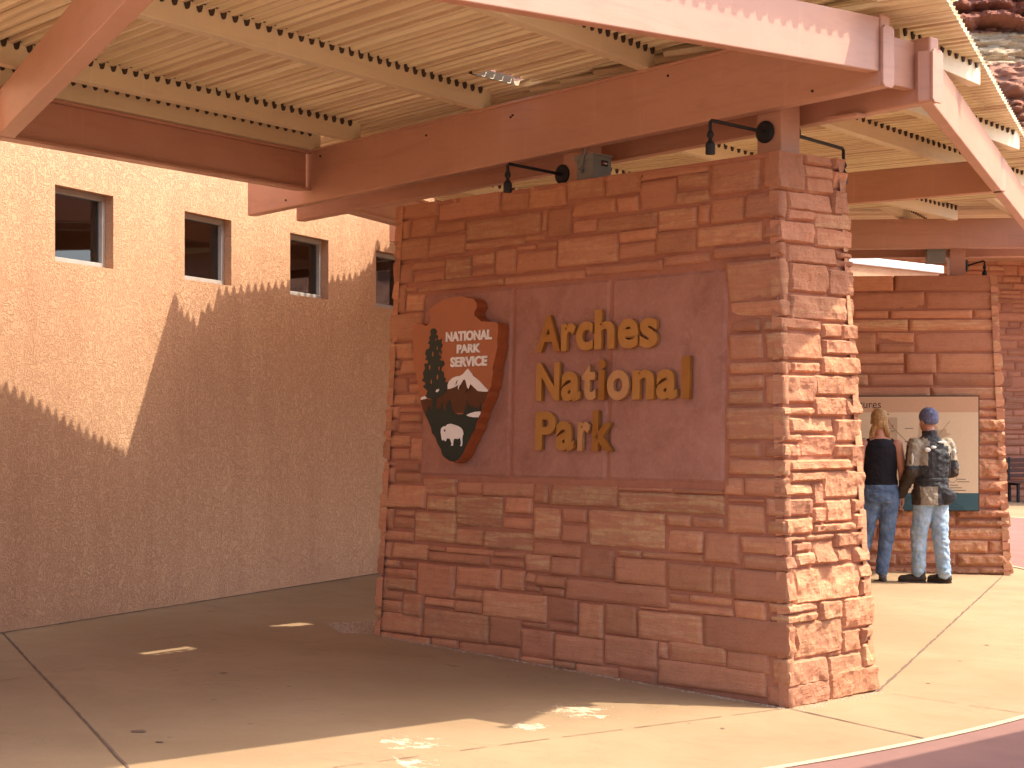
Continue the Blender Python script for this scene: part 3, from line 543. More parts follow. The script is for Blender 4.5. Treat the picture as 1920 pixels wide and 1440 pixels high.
# ------------------------------------------------------------------ ARROWHEAD
ARROW = [(-3.087,2.397),(-3.041,2.423),(-2.966,2.447),(-2.889,2.467),(-2.813,2.471),(-2.744,2.472),(-2.675,2.457),(-2.627,2.449),(-2.596,2.417),(-2.589,2.392),(-2.601,2.376),(-2.616,2.358),(-2.611,2.333),(-2.581,2.315),(-2.543,2.293),(-2.461,2.287),(-2.388,2.278),(-2.378,2.263),(-2.376,2.219),(-2.383,2.17),(-2.378,2.116),(-2.392,2.072),(-2.405,2.024),(-2.423,1.975),(-2.415,1.945),(-2.428,1.897),(-2.432,1.858),(-2.457,1.824),(-2.462,1.789),(-2.490,1.755),(-2.508,1.726),(-2.535,1.686),(-2.539,1.652),(-2.572,1.613),(-2.577,1.573),(-2.617,1.533),(-2.634,1.499),(-2.662,1.464),(-2.684,1.424),(-2.716,1.383),(-2.757,1.355),(-2.787,1.345),(-2.833,1.352),(-2.888,1.374),(-2.915,1.397),(-2.928,1.437),(-2.965,1.472),(-2.990,1.518),(-3.031,1.548),(-3.036,1.584),(-3.068,1.625),(-3.103,1.676),(-3.135,1.717),(-3.154,1.774),(-3.176,1.831),(-3.182,1.882),(-3.207,1.934),(-3.221,1.986),(-3.238,2.049),(-3.247,2.101),(-3.244,2.152),(-3.258,2.204),(-3.272,2.246),(-3.265,2.293),(-3.215,2.314),(-3.166,2.304),(-3.118,2.288),(-3.079,2.302),(-3.062,2.335),(-3.073,2.371)]
GREEN = [(-3.098,1.676),(-3.072,1.706),(-3.058,1.737),(-3.05,1.711),(-3.032,1.714),(-3.031,1.777),(-3.075,1.79),(-3.11,1.797),(-3.087,1.811),(-3.083,1.829),(-3.077,1.837),(-3.129,1.869),(-3.101,1.886),(-3.114,1.901),(-3.143,1.907),(-3.123,1.932),(-3.133,1.963),(-3.11,1.993),(-3.122,2.025),(-3.084,2.029),(-3.079,2.044),(-3.112,2.055),(-3.097,2.073),(-3.114,2.096),(-3.104,2.121),(-3.072,2.131),(-3.064,2.156),(-3.089,2.167),(-3.068,2.187),(-3.075,2.207),(-3.055,2.225),(-3.067,2.248),(-3.049,2.266),(-3.017,2.266),(-2.996,2.245),(-3.007,2.225),(-2.984,2.214),(-2.991,2.194),(-2.967,2.183),(-2.94,2.194),(-2.948,2.167),(-2.932,2.146),(-2.953,2.121),(-2.936,2.1),(-2.957,2.081),(-2.944,2.065),(-2.962,2.048),(-2.915,2.039),(-2.911,2.013),(-2.933,1.999),(-2.944,1.979),(-2.912,1.958),(-2.915,1.933),(-2.892,1.917),(-2.898,1.897),(-2.867,1.891),(-2.875,1.876),(-2.859,1.861),(-2.885,1.846),(-2.877,1.826),(-2.907,1.818),(-2.925,1.801),(-2.961,1.792),(-2.987,1.784),(-2.988,1.726),(-2.968,1.7),(-2.958,1.726),(-2.943,1.695),(-2.924,1.761),(-2.903,1.7),(-2.887,1.697),(-2.871,1.75),(-2.841,1.775),(-2.819,1.709),(-2.798,1.684),(-2.749,1.673),(-2.703,1.675),(-2.682,1.703),(-2.661,1.767),(-2.645,1.717),(-2.633,1.734),(-2.62,1.712),(-2.603,1.732),(-2.585,1.712),(-2.567,1.726),(-2.547,1.706),(-2.528,1.745),(-2.522,1.731),(-2.514,1.722),(-2.530,1.686),(-2.540,1.652),(-2.573,1.613),(-2.578,1.573),(-2.617,1.533),(-2.637,1.499),(-2.663,1.464),(-2.687,1.424),(-2.716,1.388),(-2.752,1.362),(-2.782,1.352),(-2.829,1.358),(-2.880,1.380),(-2.908,1.400),(-2.922,1.437),(-2.957,1.474),(-2.985,1.52),(-3.022,1.551),(-3.030,1.584),(-3.058,1.625)]
BROWN = [(-3.152,1.774),(-3.112,1.784),(-3.033,1.777),(-2.91,1.818),(-2.865,1.861),(-2.759,1.884),(-2.699,1.908),(-2.638,1.891),(-2.584,1.855),(-2.458,1.824),(-2.468,1.789),(-2.49,1.755),(-2.515,1.726),(-2.535,1.686),(-3.1,1.676),(-3.129,1.717)]
SNOW = [(-2.664,1.979),(-2.62,1.943),(-2.612,1.93),(-2.571,1.91),(-2.537,1.889),(-2.499,1.861),(-2.456,1.83),(-2.465,1.821),(-2.512,1.823),(-2.557,1.828),(-2.579,1.842),(-2.605,1.859),(-2.633,1.876),(-2.65,1.842),(-2.665,1.857),(-2.685,1.904),(-2.706,1.908),(-2.727,1.883),(-2.752,1.839),(-2.76,1.854),(-2.751,1.874),(-2.791,1.859),(-2.829,1.85),(-2.863,1.846),(-2.867,1.876),(-2.852,1.898),(-2.819,1.92),(-2.783,1.929),(-2.741,1.933),(-2.708,1.945),(-2.684,1.966)]
WH1 = [(-3.147,1.777),(-3.143,1.794),(-3.108,1.802),(-3.083,1.794),(-3.095,1.782)]
WH2 = [(-2.99,1.83),(-2.98,1.846),(-2.955,1.849),(-2.953,1.839),(-2.973,1.826)]
LAKE = [(-2.666,1.667),(-2.632,1.679),(-2.58,1.689),(-2.528,1.691),(-2.533,1.672),(-2.542,1.652),(-2.594,1.652),(-2.639,1.658)]
BISON = [(-2.925,1.553),(-2.921,1.579),(-2.899,1.592),(-2.872,1.594),(-2.857,1.606),(-2.822,1.61),(-2.785,1.603),(-2.75,1.595),(-2.715,1.581),(-2.699,1.565),(-2.691,1.543),(-2.7,1.523),(-2.701,1.498),(-2.699,1.478),(-2.704,1.459),(-2.721,1.46),(-2.712,1.473),(-2.716,1.498),(-2.724,1.515),(-2.747,1.505),(-2.773,1.51),(-2.788,1.503),(-2.793,1.483),(-2.795,1.461),(-2.817,1.461),(-2.808,1.473),(-2.818,1.493),(-2.828,1.508),(-2.859,1.511),(-2.869,1.493),(-2.879,1.491),(-2.889,1.503),(-2.904,1.495),(-2.914,1.508),(-2.918,1.528)]
BEYE = [(-2.889,1.568),(-2.877,1.575),(-2.875,1.558),(-2.886,1.555)]
ah = thing('arrowhead_emblem', 'arrowhead shaped park service emblem with conifer, snowy mountain and white bison', 'emblem', FP(-2.82, 1.345, 0))
def fill(pts, o0, o1, name, mat, parent, bev=0, side=None, fn=FP):
    b = bmesh.new(); base = wloc(parent)
    fr = [b.verts.new(fn(u_, z_, o1)-base) for u_, z_ in pts]; bk = [b.verts.new(fn(u_, z_, o0)-base) for u_, z_ in pts]
    es = [b.edges.new((fr[i], fr[(i+1) % len(fr)])) for i in range(len(fr))]
    bmesh.ops.triangle_fill(b, use_beauty=True, edges=es)
    for f in b.faces: f.material_index = 0
    for i in range(len(pts)):
        j = (i+1) % len(pts); f = b.faces.new((fr[i], bk[i], bk[j], fr[j])); f.material_index = 1 if side else 0
    bmesh.ops.recalc_face_normals(b, faces=b.faces)
    nf = [f for f in b.faces if f.material_index == 0]
    if nf and sum((f.normal.dot(FN)*f.calc_area() for f in nf)) < 0 and fn is FP: bmesh.ops.reverse_faces(b, faces=b.faces)
    me = bpy.data.meshes.new(name); b.to_mesh(me); b.free(); me.materials.append(mat)
    if side: me.materials.append(side)
    ob = bpy.data.objects.new(name, me); col.objects.link(ob); ob.parent = parent; return ob
bd = fill(ARROW, .004, .10, 'board', M['arrow'], ah, side=M['arrow_edge'])
fill(BROWN, .0985, .102, 'mountain', M['sign_brown'], ah)
fill(GREEN, .0985, .104, 'forest', M['sign_green'], ah)
sn_ = fill(SNOW, .0985, .106, 'snow', M['sign_white'], ah)
for q in (WH1, WH2): fill(q, .0985, .1065, 'snow_patch', M['sign_white'], ah)
fill(LAKE, .0985, .1065, 'lake', M['sign_white'], ah)
bi = fill(BISON, .0985, .1075, 'bison', M['sign_white'], ah); fill(BEYE, .1, .109, 'eye', M['sign_green'], bi)
for (dx, dz) in ((0, 0), (.035, -.03), (.1, -.055), (.135, -.035)):   # rock streaks in the snow
    fill([(-2.76+dx, 1.905+dz), (-2.775+dx, 1.878+dz), (-2.785+dx, 1.872+dz), (-2.772+dx, 1.9+dz)], .1, .1072, 'rock_streak', M['sign_brown'], sn_)
for (x, z, r_) in ((-3.03, 2.09, .014), (-2.985, 2.13, .01), (-3.06, 2.0, .013), (-2.975, 1.93, .014), (-3.0, 2.19, .008), (-2.96, 1.99, .011), (-3.04, 1.9, .012), (-2.955, 2.09, .009)):
    fill([(x+r_*.55*math.cos(a), z+r_*1.3*math.sin(a)) for a in (0, .9, 1.8, 2.7, 3.6, 4.5, 5.4)], .1, .1048, 'gap', M['arrow'], ah)
for word, a, b_, z0, z1 in (('NATIONAL', -2.895, -2.433, 2.168, 2.236), ('PARK', -2.779, -2.542, 2.086, 2.146), ('SERVICE', -2.842, -2.474, 1.994, 2.062)):
    place_text(text_mesh(word, .04, .02, 4), 'lettering', FP, a, b_, z0, z1, (.0985, .107), M['sign_white'], ah)

# ------------------------------------------------------------------ SHADE CANOPIES
PD = V((1940, 3300, 62)).normalized()             # purlins of the near bay
PDh = V((PD.x, PD.y, 0)).normalized()
def zb1(u): return 3.293 + .0267*(u+5.43)          # underside of the front beam
def zp1(u, v): return 3.838 + .0267*u + .0248*(v-.08)   # underside of near-bay purlins
PH = .15
ca = thing('shade_canopy', 'near terracotta steel canopy with cream corrugated roof reaching over the left foreground', 'canopy', TU(-.22, .3, 3.14), 'steel shade canopies along the walkway')
bw = .09
def beamU(name, v0, u0, u1, zf, h, parent, wd=bw):
    return beam(name, TU(u0, v0, zf(u0)), TU(u1, v0, zf(u1)), wd, h, M['beam'], parent, W, .012)
b1 = beamU('beam', .08, -5.43, .665, zb1, .40, ca)
# rebates that make the beam read as rolled steel: thin top flange lip
beam('beam_flange', TU(-4.57, .062, zb1(-4.57)+.385), TU(.55, .062, zb1(.55)+.385), .02, .018, M['beam'], ca, W, .004)
def cap(parent, u, v0, z0, h, wd=.105):
    m = MB(); r = .02; pts = []
    for (dv, dz) in ((0, r), (r, 0), (wd-r, 0), (wd, r), (wd, h-r), (wd-r, h), (r, h), (0, h-r)):
        pts.append(TU(u, v0+dv, z0+dz))
    m.prism(pts, U*.018); return m.build('end_plate', M['beam'], parent, .003)
cap(ca, .668, .072, zb1(.67)-.005, .34)
# side beam of the bay at the building side (rolled section) and the hip beam to the left
J = TU(-4.57, .08, 3.41); Kp = J - PDh*3.20; Kp.z = 3.365
sideL = V((-PDh.y, PDh.x, 0))
ibeam('rolled_beam', Kp, J, .12, .30, M['beam'], ca, sideL)
L1d = V((.412, -.911, 0)); L1n = V((.911, .412, 0))
K1 = V((-3.109, 10.687, 3.37))-L1d*.25
beam('hip_beam', K1, K1+L1d*5.2, .11, .272, M['beam'], ca, L1n, .006)
# fascia beam at the plaza side
F0 = TU(.66, .072, 3.535); F1e = TU(.66, -4.6, 3.535-.04*4.67)
beam('fascia_beam', F0, F1e, .075, .30, M['beam'], ca, -U, .006)
# purlins + closures
def purlin(parent, name, p0, p1, h, wd, mat, plug_side, pitch=.1, ph=.05, plugs=True):
    """p0,p1: bottom edge of the camera-side face"""
    p0, p1 = V(p0), V(p1); L = (p1-p0); Ln = L.length; d = L.normalized(); s_ = V(plug_side)
    m = MB(); m.hexa([p0, p1, p1-s_*wd, p0-s_*wd, p0+UP*h, p1+UP*h, p1-s_*wd+UP*h, p0-s_*wd+UP*h])
    o = m.build(name, mat, parent, .004)
    if plugs:
        q = MB(); n = int(Ln/pitch); w2 = .021; top = p0 + UP*(h-.001) + s_*.001; pts = [top, top-UP*.003]
        for i in range(n):
            c = top + d*((i+.5)*pitch) - UP*.003
            pts += [c - d*w2, c - d*w2*.95 - UP*ph*.45, c - d*w2*.5 - UP*ph*.9, c - UP*ph, c + d*w2*.5 - UP*ph*.9, c + d*w2*.95 - UP*ph*.45, c + d*w2]
        pts += [top+d*(n*pitch)-UP*.003, top+d*(n*pitch)]
        q.prism(pts, s_*.012)
        q.build('closure_strip', M['plug'], o)
    return o
def purl1(u_at, v_at, v0, v1, **k):
    """near-bay purlin passing (u_at, v_at)"""
    du, dv = PDh.dot(U), PDh.dot(W)
    def at(v): u_ = u_at + (v-v_at)*du/dv; return TU(u_, v, zp1(u_, v))
    return purlin(ca, 'purlin', at(v0), at(v1), PH, .08, M['cream'], V((PDh.y, -PDh.x, 0)), **k)
purl1(-1.05, .06, -3.2, .16); purl1(-2.602, .127, -5.2, .16); purl1(-4.045, .117, -5.2, .16); purl1(-4.55, .14, -5.2, .16)
# corrugated roof sheets
def deck(name, parent, origin, du, dv, zf, ribs, mat, pitch=.098):
    """ribs: list of (v, u0, u1) - one corrugation each, running along du at offset v"""
    m = MB(); rd = random.Random(int(pitch*1e4)+len(ribs))
    for (v_, u0, u1) in ribs:
        j1, j2, j3 = rd.uniform(-.004, .004), rd.uniform(-.006, .006), rd.uniform(-.003, .003)
        prof = [(0, .030), (.026+j1, .030+j3), (.027+j1, .045), (.037+j1, .045), (.038+j1, .028+j3), (.048+j2, .004), (.054+j2*.5, 0), (.080, 0), (.085, .003), (.096, .027)]
        pr = [(p[0]*pitch/.098, p[1]) for p in prof] + [(pitch, .030)]
        a = []; b = []
        for (dx, dz) in pr:
            for lst, uu in ((a, u0), (b, u1)):
                p = origin + du*uu + dv*(v_+dx); lst.append(V((p.x, p.y, zf(uu, v_+dx)+dz)))
        k = len(pr); up_ = UP*.004; f0 = len(m.f)
        m.add(a+b+[p+up_ for p in a]+[p+up_ for p in b],
              [[i, i+1, k+i+1, k+i] for i in range(k-1)] + [[2*k+i, 3*k+i, 3*k+i+1, 2*k+i+1] for i in range(k-1)]
              + [[i, 2*k+i, 2*k+i+1, i+1] for i in range(k-1)] + [[k+i, k+i+1, 3*k+i+1, 3*k+i] for i in range(k-1)])
        streak = rd.choices([0, 1, 2], [.4, .34, .26], k=k-1)  # random face tones paint in bright and dark reflection streaks, seams kept dark
        for i in range(k-1): m.mi[f0+i] = m.mi[f0+k-1+i] = 2 if i in (1, 2, 3) else streak[i]
    return m.build(name, [mat, M['deck_pale'], M['deck_dark']], parent, fix=False)
def zd1(u, v): return zp1(u, v) + PH - .022
ribs = []; v_ = -5.2
while v_ < .62:
    uL = (-4.64-.25*(v_-.14)) if v_ < .10 else (-5.36-.22*(v_-.275))
    uR = .775
    if -.36 < v_ < .12:
        us = -2.235 - .24*(v_+.12); ribs += [(v_, uL, us-.060), (v_, us+.085, uR)]
    else: ribs.append((v_, uL, uR))
    v_ += .098
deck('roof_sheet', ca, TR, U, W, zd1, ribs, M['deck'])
a_, b_ = TU(-2.235-.24*(-.26)+.078, -.38, zd1(-2.3, -.38)+.03), TU(-2.235-.24*.24+.078, .12, zd1(-2.3, .12)+.03)
m = MB(); m.hexa([a_, b_, b_+U*.006, a_+U*.006, a_+UP*.075, b_+UP*.075, b_+U*.006+UP*.075, a_+U*.006+UP*.075]); m.build('added_sky_blind', M['deck_dark'], ca)  # added plate, blocks the bright sky seen through the roof slit
a_, b_ = TU(-2.235-.24*(-.26)-.053, -.38, zd1(-2.3, -.38)-.003), TU(-2.235-.24*.24-.053, .12, zd1(-2.3, .12)-.003)
m = MB(); m.hexa([a_, b_, b_+U*.006, a_+U*.006, a_+UP*.055, b_+UP*.055, b_+U*.006+UP*.055, a_+U*.006+UP*.055]); m.build('added_dark_cover', M['plug'], ca)  # added dark strip, hides the sunlit cut ends at the slit
for (uu, dz) in ((-4.9, .06), (-4.45, .34), (-3.2, .31), (-2.3, .31), (-2.32, .30), (.2, .05), (-.9, .33)):
    p = TU(uu, .079, zb1(uu)+dz); m = MB(); m.tube([p, p-W*.006], .008, 8); m.build('bolt', M['black'], b1)
# next bay -----------------------------------------------------------
cb = thing('shade_canopy', 'middle terracotta steel canopy standing on the arrowhead sign wall, bending around the plaza corner', 'canopy', TU(-1.95, .3, 3.14), 'steel shade canopies along the walkway')
def zb2(u): return 3.277 + .0237*(u+5.35)
beamU('beam', .50, -5.35, .70, zb2, .37, cb)
cap(cb, .705, .494, zb2(.7)-.005, .30)
for uc in (-.22, -1.86):
    m = MB(); m.box(TU(uc-.09, .21, HT-.02), U*.18, W*.18, UP*(zb2(uc)-HT+.30)); po = m.build('post', M['beam'], cb, .006)
beam('link_beam', TU(.60, .172, 3.50), TU(.60, .498, 3.50), .07, .27, M['beam'], cb, -U, .004)
q = MB(); q.box(TU(.05, .40, 3.385), U*.22, W*.1, UP*.02); q.build('gusset', M['beam'], cb, .004)
FD = V((.36, .933, 0)).normalized(); FDn = V((FD.y, -FD.x, 0))
f2 = TU(.705, .50, 3.425)
beam('fascia_beam', f2, f2+FD*12, .075, .285, M['beam'], cb, -FDn, .006)
C1d = V((-.806, .592, 0)); C1n = V((.592, .806, 0))
c1r = f2 + FD*3.97; c1r.z = 3.425
beam('beam', c1r, c1r+C1d*6.2, .09, .255, M['beam'], cb, C1n, .008)
L3d = V((.36, .933, 0)).normalized(); l3 = TU(-5.05, .59, 3.36)
ibeam('rolled_beam', l3, l3+L3d*4.6, .12, .27, M['beam'], cb, V((L3d.y, -L3d.x, 0)))
QD = V((.59, .807, 0)).normalized(); QN = V((QD.y, -QD.x, 0)); ZQ = 3.76
q1 = V((2.25, 12.58, ZQ))
for k, (off, a, b_) in enumerate([(1.41, -3.6, 6), (.70, -3.2, 6.3), (0, -2.4, 6), (-1.44, -1.6, 6), (-2.88, -.6, 5), (-4.3, 0, 5)]):
    p = q1 + QN*off
    # clip the camera end to stay behind beam B2
    t0 = ((TR + W*.60 - p).dot(W))/QD.dot(W)
    tF = line_hit(p, QD, f2 + FDn*.12, FD)
    if tF > t0: b_ = min(b_, tF)
    elif off > 1: continue
    pe = p + QD*b_
    purlin(cb, 'purlin', p+QD*t0, pe, PH, .08, M['cream'], QN, pitch=.11, plugs=True)
def zd2(u, v): return ZQ + PH - .022
# deck of the bay: corrugations run along C1, clipped by beam B2 / fascia / building-side edges
ribs = []; O2 = V((2.38, 9.9, 0)); vv = -3.2
eR = lambda v: None
lq = TU(-5.6, .673, 0); le = (TU(-6.894, 3.1, 0)-lq)
fq = f2 + FDn*.16
bq = TU(-5.6, .66, 0); bqd = (U*6.8 - W*.80).normalized(); bqn = V((-bqd.y, bqd.x, 0)); bqn = bqn if bqn.dot(W) > 0 else -bqn
sq, sqd = V((.35, 12.91, 0)), V((.263, .381, 0)).normalized()
fq = f2 + FDn*.12
while vv < 7.6:
    p = O2 + C1n*vv
    tR = line_hit(p, C1d, fq, FD); tL = line_hit(p, C1d, lq, le); tB = line_hit(p, C1d, bq, bqd)
    # beam line: points must be on the far side (v>.66)
    lo, hi = tR, tL
    if (p + C1d*tR - bq).dot(bqn) < 0: vv += .105; continue
    if (p + C1d*tL - bq).dot(bqn) < 0: hi = min(hi, tB)
    ts = line_hit(p, C1d, sq, sqd); hx = p + C1d*ts; al = (hx-sq).dot(sqd)
    if 0 < al < .46 and lo < ts < hi: ribs += [(vv, lo, ts-.068), (vv, ts+.068, hi)]
    elif hi > lo + .05: ribs.append((vv, lo, hi))
    vv += .105
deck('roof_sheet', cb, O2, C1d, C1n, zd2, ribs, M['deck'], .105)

# far bay on the map wall ---------------------------------------------
W2p = V((5.39, 19.12, 0)); W2d = V((-.9965, .083, 0)).normalized(); W2n = V((.083, .9965, 0)).normalized()
cc = thing('shade_canopy', 'far terracotta steel canopy standing on the map wall behind the visitors', 'canopy', (4.9, 19.4, 3.25), 'steel shade canopies along the walkway')
bz = 3.565
p0 = W2p - W2d*.45 + W2n*.02; p0.z = bz
beam('beam', p0, p0+W2d*5.3, .09, .325, M['beam'], cc, W2n, .01)
p0 = W2p - W2d*.6 + W2n*.5; p0.z = bz-.05
beam('beam', p0, p0+W2d*5.3, .09, .32, M['beam'], cc, W2n, .01)
for dx in (.42, 2.2):
    m = MB(); q = W2p + W2d*dx + W2n*.2; q.z = 3.2; m.box(q, W2d*.17, W2n*.17, UP*.5); m.build('post', M['beam'], cc, .006)
RD = V((.42, .907, 0)); RN = V((RD.y, -RD.x, 0))
for off in (-2.6, -1.5, -.35, .8):
    q = V((4.6, 16.4, 3.92)) + RN*off; tF = line_hit(q, RD, f2 + FDn*.1, FD)
    if off > .5: continue
    purlin(cc, 'purlin', q-RD*1.0, q+RD*(min(6.5, tF) if tF > 0 else 6.5), PH, .08, M['cream'], RN, pitch=.11)
ribs = []
for k in range(-2, 62):
    q = V((5.0, 15.6, 0)) + W2n*(k*.105); ribs.append((k*.105, line_hit(q, W2d, fq, FD), 6.0))
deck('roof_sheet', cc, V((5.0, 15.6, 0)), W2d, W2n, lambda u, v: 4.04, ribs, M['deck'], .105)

# canopy across the plaza, right of the photographer
cdn = thing('shade_canopy', 'steel canopy across the plaza, casting the dark shade on the red paving', 'canopy', (6.2, 6.5, gz(6.2, 6.5)), 'steel shade canopies along the walkway')
e0, e1 = V((3.965, 8.431, 0)), V((4.98, 9.478, 0)); ed = (e1-e0).normalized(); en = V((ed.y, -ed.x, 0))
ribs = [(k*.105, -1.2, 4.2) for k in range(0, 34)]
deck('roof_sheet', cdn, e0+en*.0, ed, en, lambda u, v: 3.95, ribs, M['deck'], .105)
for (a, b_) in ((3.6, 1.2), (-.6, 3.0), (3.6, 3.0)):
    q = e0+ed*a+en*b_; m = MB(); m.box((q.x-.08, q.y-.08, gz(q.x, q.y)-.05), (.16, 0, 0), (0, .16, 0), (0, 0, 4.0)); m.build('post', M['beam'], cdn, .006)
beam('beam', e0-ed*1.1+en*.02+UP*3.62, e0+ed*4.1+en*.02+UP*3.62, .09, .32, M['beam'], cdn, en)

# ------------------------------------------------------------------ LIGHT FITTINGS and BOXES
def lamp(label, c, out, L=.46, up=0.0, hang=.05, name='wall_light', sag=0):
    c = V(c); out = V(out).normalized()
    t = thing(name, label, 'lamp', c, 'black gooseneck sign lights')
    m = MB(); m.tube([c, c+out*.014, c+out*.022], [.066, .066, .05], 24); m.build('mount_plate', M['black'], t, .002)
    e = c+out*L+UP*(up-sag)
    m = MB(); m.tube([c+out*.02, e-out*.012, e-UP*.012, e-UP*hang], .0105, 10); m.build('arm', M['black'], t, smooth=False)
    k = e-UP*hang
    h = MB(); h.tube([k+UP*.01, k-UP*.01, k-UP*.02, k-UP*.035], [.013, .021, .021, .011], 12); h.build('swivel', M['black'], t)
    h = MB(); h.tube([k-UP*.03, k-UP*.045, k-UP*.055, k-UP*.068, k-UP*.125], [.011, .011, .02, .028, .028], 16); h.build('lamp_head', M['black'], t)
    return t
FO = -W
lamp('black gooseneck sign light over the left half of the sign wall', TU(-1.957, .215, 3.265), FO, .50, .02, .06)
lamp('black gooseneck sign light near the right corner of the sign wall', TU(-.24, .205, 3.33), FO, .50, .01, .07)
lamp('black gooseneck light reaching over the back of the sign wall top', TU(-.20, .392, 3.335), W, .52, -.03, .09)
lq_ = W2p + W2d*.40 + W2n*.29; lq_.z = 3.40
lamp('small black gooseneck light on the post above the map wall', lq_, -W2d*1.0-W2n*.35, .20, .045, .06)
def ebox(label, o, a, b, h, sticker=True):
    t = thing('junction_box', label, 'electrical box', o); o, a, b = V(o), V(a), V(b)
    m = MB(); m.box(o, a, b, UP*h); m.build('body', M['grey'], t, .004)
    m = MB(); an, bn = a.normalized(), b.normalized(); m.box(o-an*.008-bn*.008+UP*h, a+an*.016, b+bn*.016, UP*.012); m.box(o-an*.010-bn*.008+UP*(h-.03), a*1+an*.02, -bn*.004, UP*.03); m.build('lid', M['grey'], t, .002)
    return t, o, a, b, h
t, o, a, b_, h = ebox('grey metal electrical box with a small dark sticker on the sign wall post', TU(-1.765, .15, 3.175), U*.15, W*.17, .175)
q = MB(); q.box(o+a+U*.001+W*.075+UP*.11, W*.06, U*.002, UP*.038); st = q.build('sticker', M['black'], t)
q = MB(); q.box(o+a+U*.003+W*.082+UP*.122, W*.014, U*.001, UP*.014); q.build('emblem', M['red_stick'], st)
q = MB()
for i in range(4): q.box(o+a+U*.003+W*(.101+i*.007)+UP*.124, W*.005, U*.001, UP*.01)
q.build('sticker_print', M['sign_white'], st)
q = MB(); q.tube([o+U*.06-W*.012+UP*.09, o+U*.06-W*.022+UP*.10, o+U*.085-W*.022+UP*.17, o+U*.10-W*.01+UP*.235], .008, 10); q.tube([o+U*.055-W*.0+UP*.075, o+U*.058-W*.02+UP*.09], .014, 10); q.build('conduit', M['grey'], t)
lq_ = W2p + W2d*.64 + W2n*.16
ebox('small grey electrical box beside the post above the map wall', V((lq_.x, lq_.y, 3.42)), W2d*.20, W2n*.16, .17)

# ------------------------------------------------------------------ STUCCO BUILDING
SD = V((.394, .919, 0)).normalized(); SN = V((SD.y, -SD.x, 0)); S0 = V((-3.533, 12.145, 0))
sb = thing('stucco_building', 'warm tan lace stucco building with a row of small square windows', 'building', S0+UP*.1)
def SP(w_, z, d=0): p = S0 + SD*w_ - SN*d; return V((p.x, p.y, z))
wins = []
for (x, y) in ((-3.297, 12.696), (-2.645, 14.217), (-1.986, 15.754), (-1.335, 17.273)):
    wins.append((V((x, y, 0))-S0).dot(SD))
wins = [wins[0]-1.66*k for k in (3, 2, 1)][:0] + [wins[0]-1.66] + wins + [wins[3]+1.66]
WW, WZ0, WZ1, TH = .70, 2.793, 3.345, .3
m = MB(); X0, X1, ZT = -7.0, 9.0, 4.75
def wbox(a, b, z0, z1): m.hexa([SP(a, z0), SP(b, z0), SP(b, z0, TH), SP(a, z0, TH), SP(a, z1), SP(b, z1), SP(b, z1, TH), SP(a, z1, TH)])
# one watertight wall with real openings, built as a grid of cells
xs = [X0] + [e for w_ in wins for e in (w_, w_+WW)] + [X1]; zs = [-.4, WZ0, WZ1, ZT]
def quad(*p): m.add(p, [[0, 1, 2, 3]])
for i in range(len(xs)-1):
    for j in range(3):
        if j == 1 and i % 2 == 1:
            a, b = xs[i], xs[i+1]
            for (p, q) in (((a, zs[1]), (b, zs[1])), ((b, zs[1]), (b, zs[2])), ((b, zs[2]), (a, zs[2])), ((a, zs[2]), (a, zs[1]))):
                quad(SP(*p), SP(*q), SP(*q, TH), SP(*p, TH))
            continue
        quad(SP(xs[i], zs[j]), SP(xs[i+1], zs[j]), SP(xs[i+1], zs[j+1]), SP(xs[i], zs[j+1]))
        quad(SP(xs[i], zs[j], TH), SP(xs[i+1], zs[j], TH), SP(xs[i+1], zs[j+1], TH), SP(xs[i], zs[j+1], TH))
quad(SP(X0, ZT), SP(X1, ZT), SP(X1, ZT, TH), SP(X0, ZT, TH)); quad(SP(X0, -.4), SP(X0, ZT), SP(X0, ZT, TH), SP(X0, -.4, TH)); quad(SP(X1, -.4), SP(X1, ZT), SP(X1, ZT, TH), SP(X1, -.4, TH))
m.build('wall', M['stucco'], sb)
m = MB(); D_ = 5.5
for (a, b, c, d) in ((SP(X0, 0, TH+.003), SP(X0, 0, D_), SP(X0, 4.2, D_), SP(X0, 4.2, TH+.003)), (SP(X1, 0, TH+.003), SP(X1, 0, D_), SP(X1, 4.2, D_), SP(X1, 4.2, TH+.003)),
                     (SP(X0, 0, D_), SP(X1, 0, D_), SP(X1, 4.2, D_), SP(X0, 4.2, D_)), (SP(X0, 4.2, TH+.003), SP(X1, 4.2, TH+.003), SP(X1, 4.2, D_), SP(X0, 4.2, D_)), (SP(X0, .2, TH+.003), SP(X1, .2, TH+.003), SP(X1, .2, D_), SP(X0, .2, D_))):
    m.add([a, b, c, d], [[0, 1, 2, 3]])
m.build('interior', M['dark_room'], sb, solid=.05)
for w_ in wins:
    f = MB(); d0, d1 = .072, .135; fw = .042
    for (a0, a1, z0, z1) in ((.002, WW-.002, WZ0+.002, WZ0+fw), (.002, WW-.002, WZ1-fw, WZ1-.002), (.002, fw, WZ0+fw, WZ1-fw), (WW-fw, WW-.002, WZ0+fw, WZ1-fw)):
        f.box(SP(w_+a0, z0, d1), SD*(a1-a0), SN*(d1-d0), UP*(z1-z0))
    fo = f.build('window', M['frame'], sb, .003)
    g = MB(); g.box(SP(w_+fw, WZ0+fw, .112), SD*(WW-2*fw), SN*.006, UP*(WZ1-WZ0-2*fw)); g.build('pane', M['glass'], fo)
pl_ = V((-4.02, 15.4, 3.36))
pt = thing('pendant_lamp', 'lit amber pendant lamp glowing inside the leftmost window', 'lamp', pl_)
m = MB(); m.tube([pl_+UP*.05, pl_, pl_-UP*.035, pl_-UP*.06], [.012, .05, .06, .03], 16); m.build('lamp_shade', M['lamp_glow'], pt)
m = MB(); m.tube([pl_+UP*.045, V((pl_.x, pl_.y, 4.19))], .006, 8); m.build('cord', M['black'], pt)

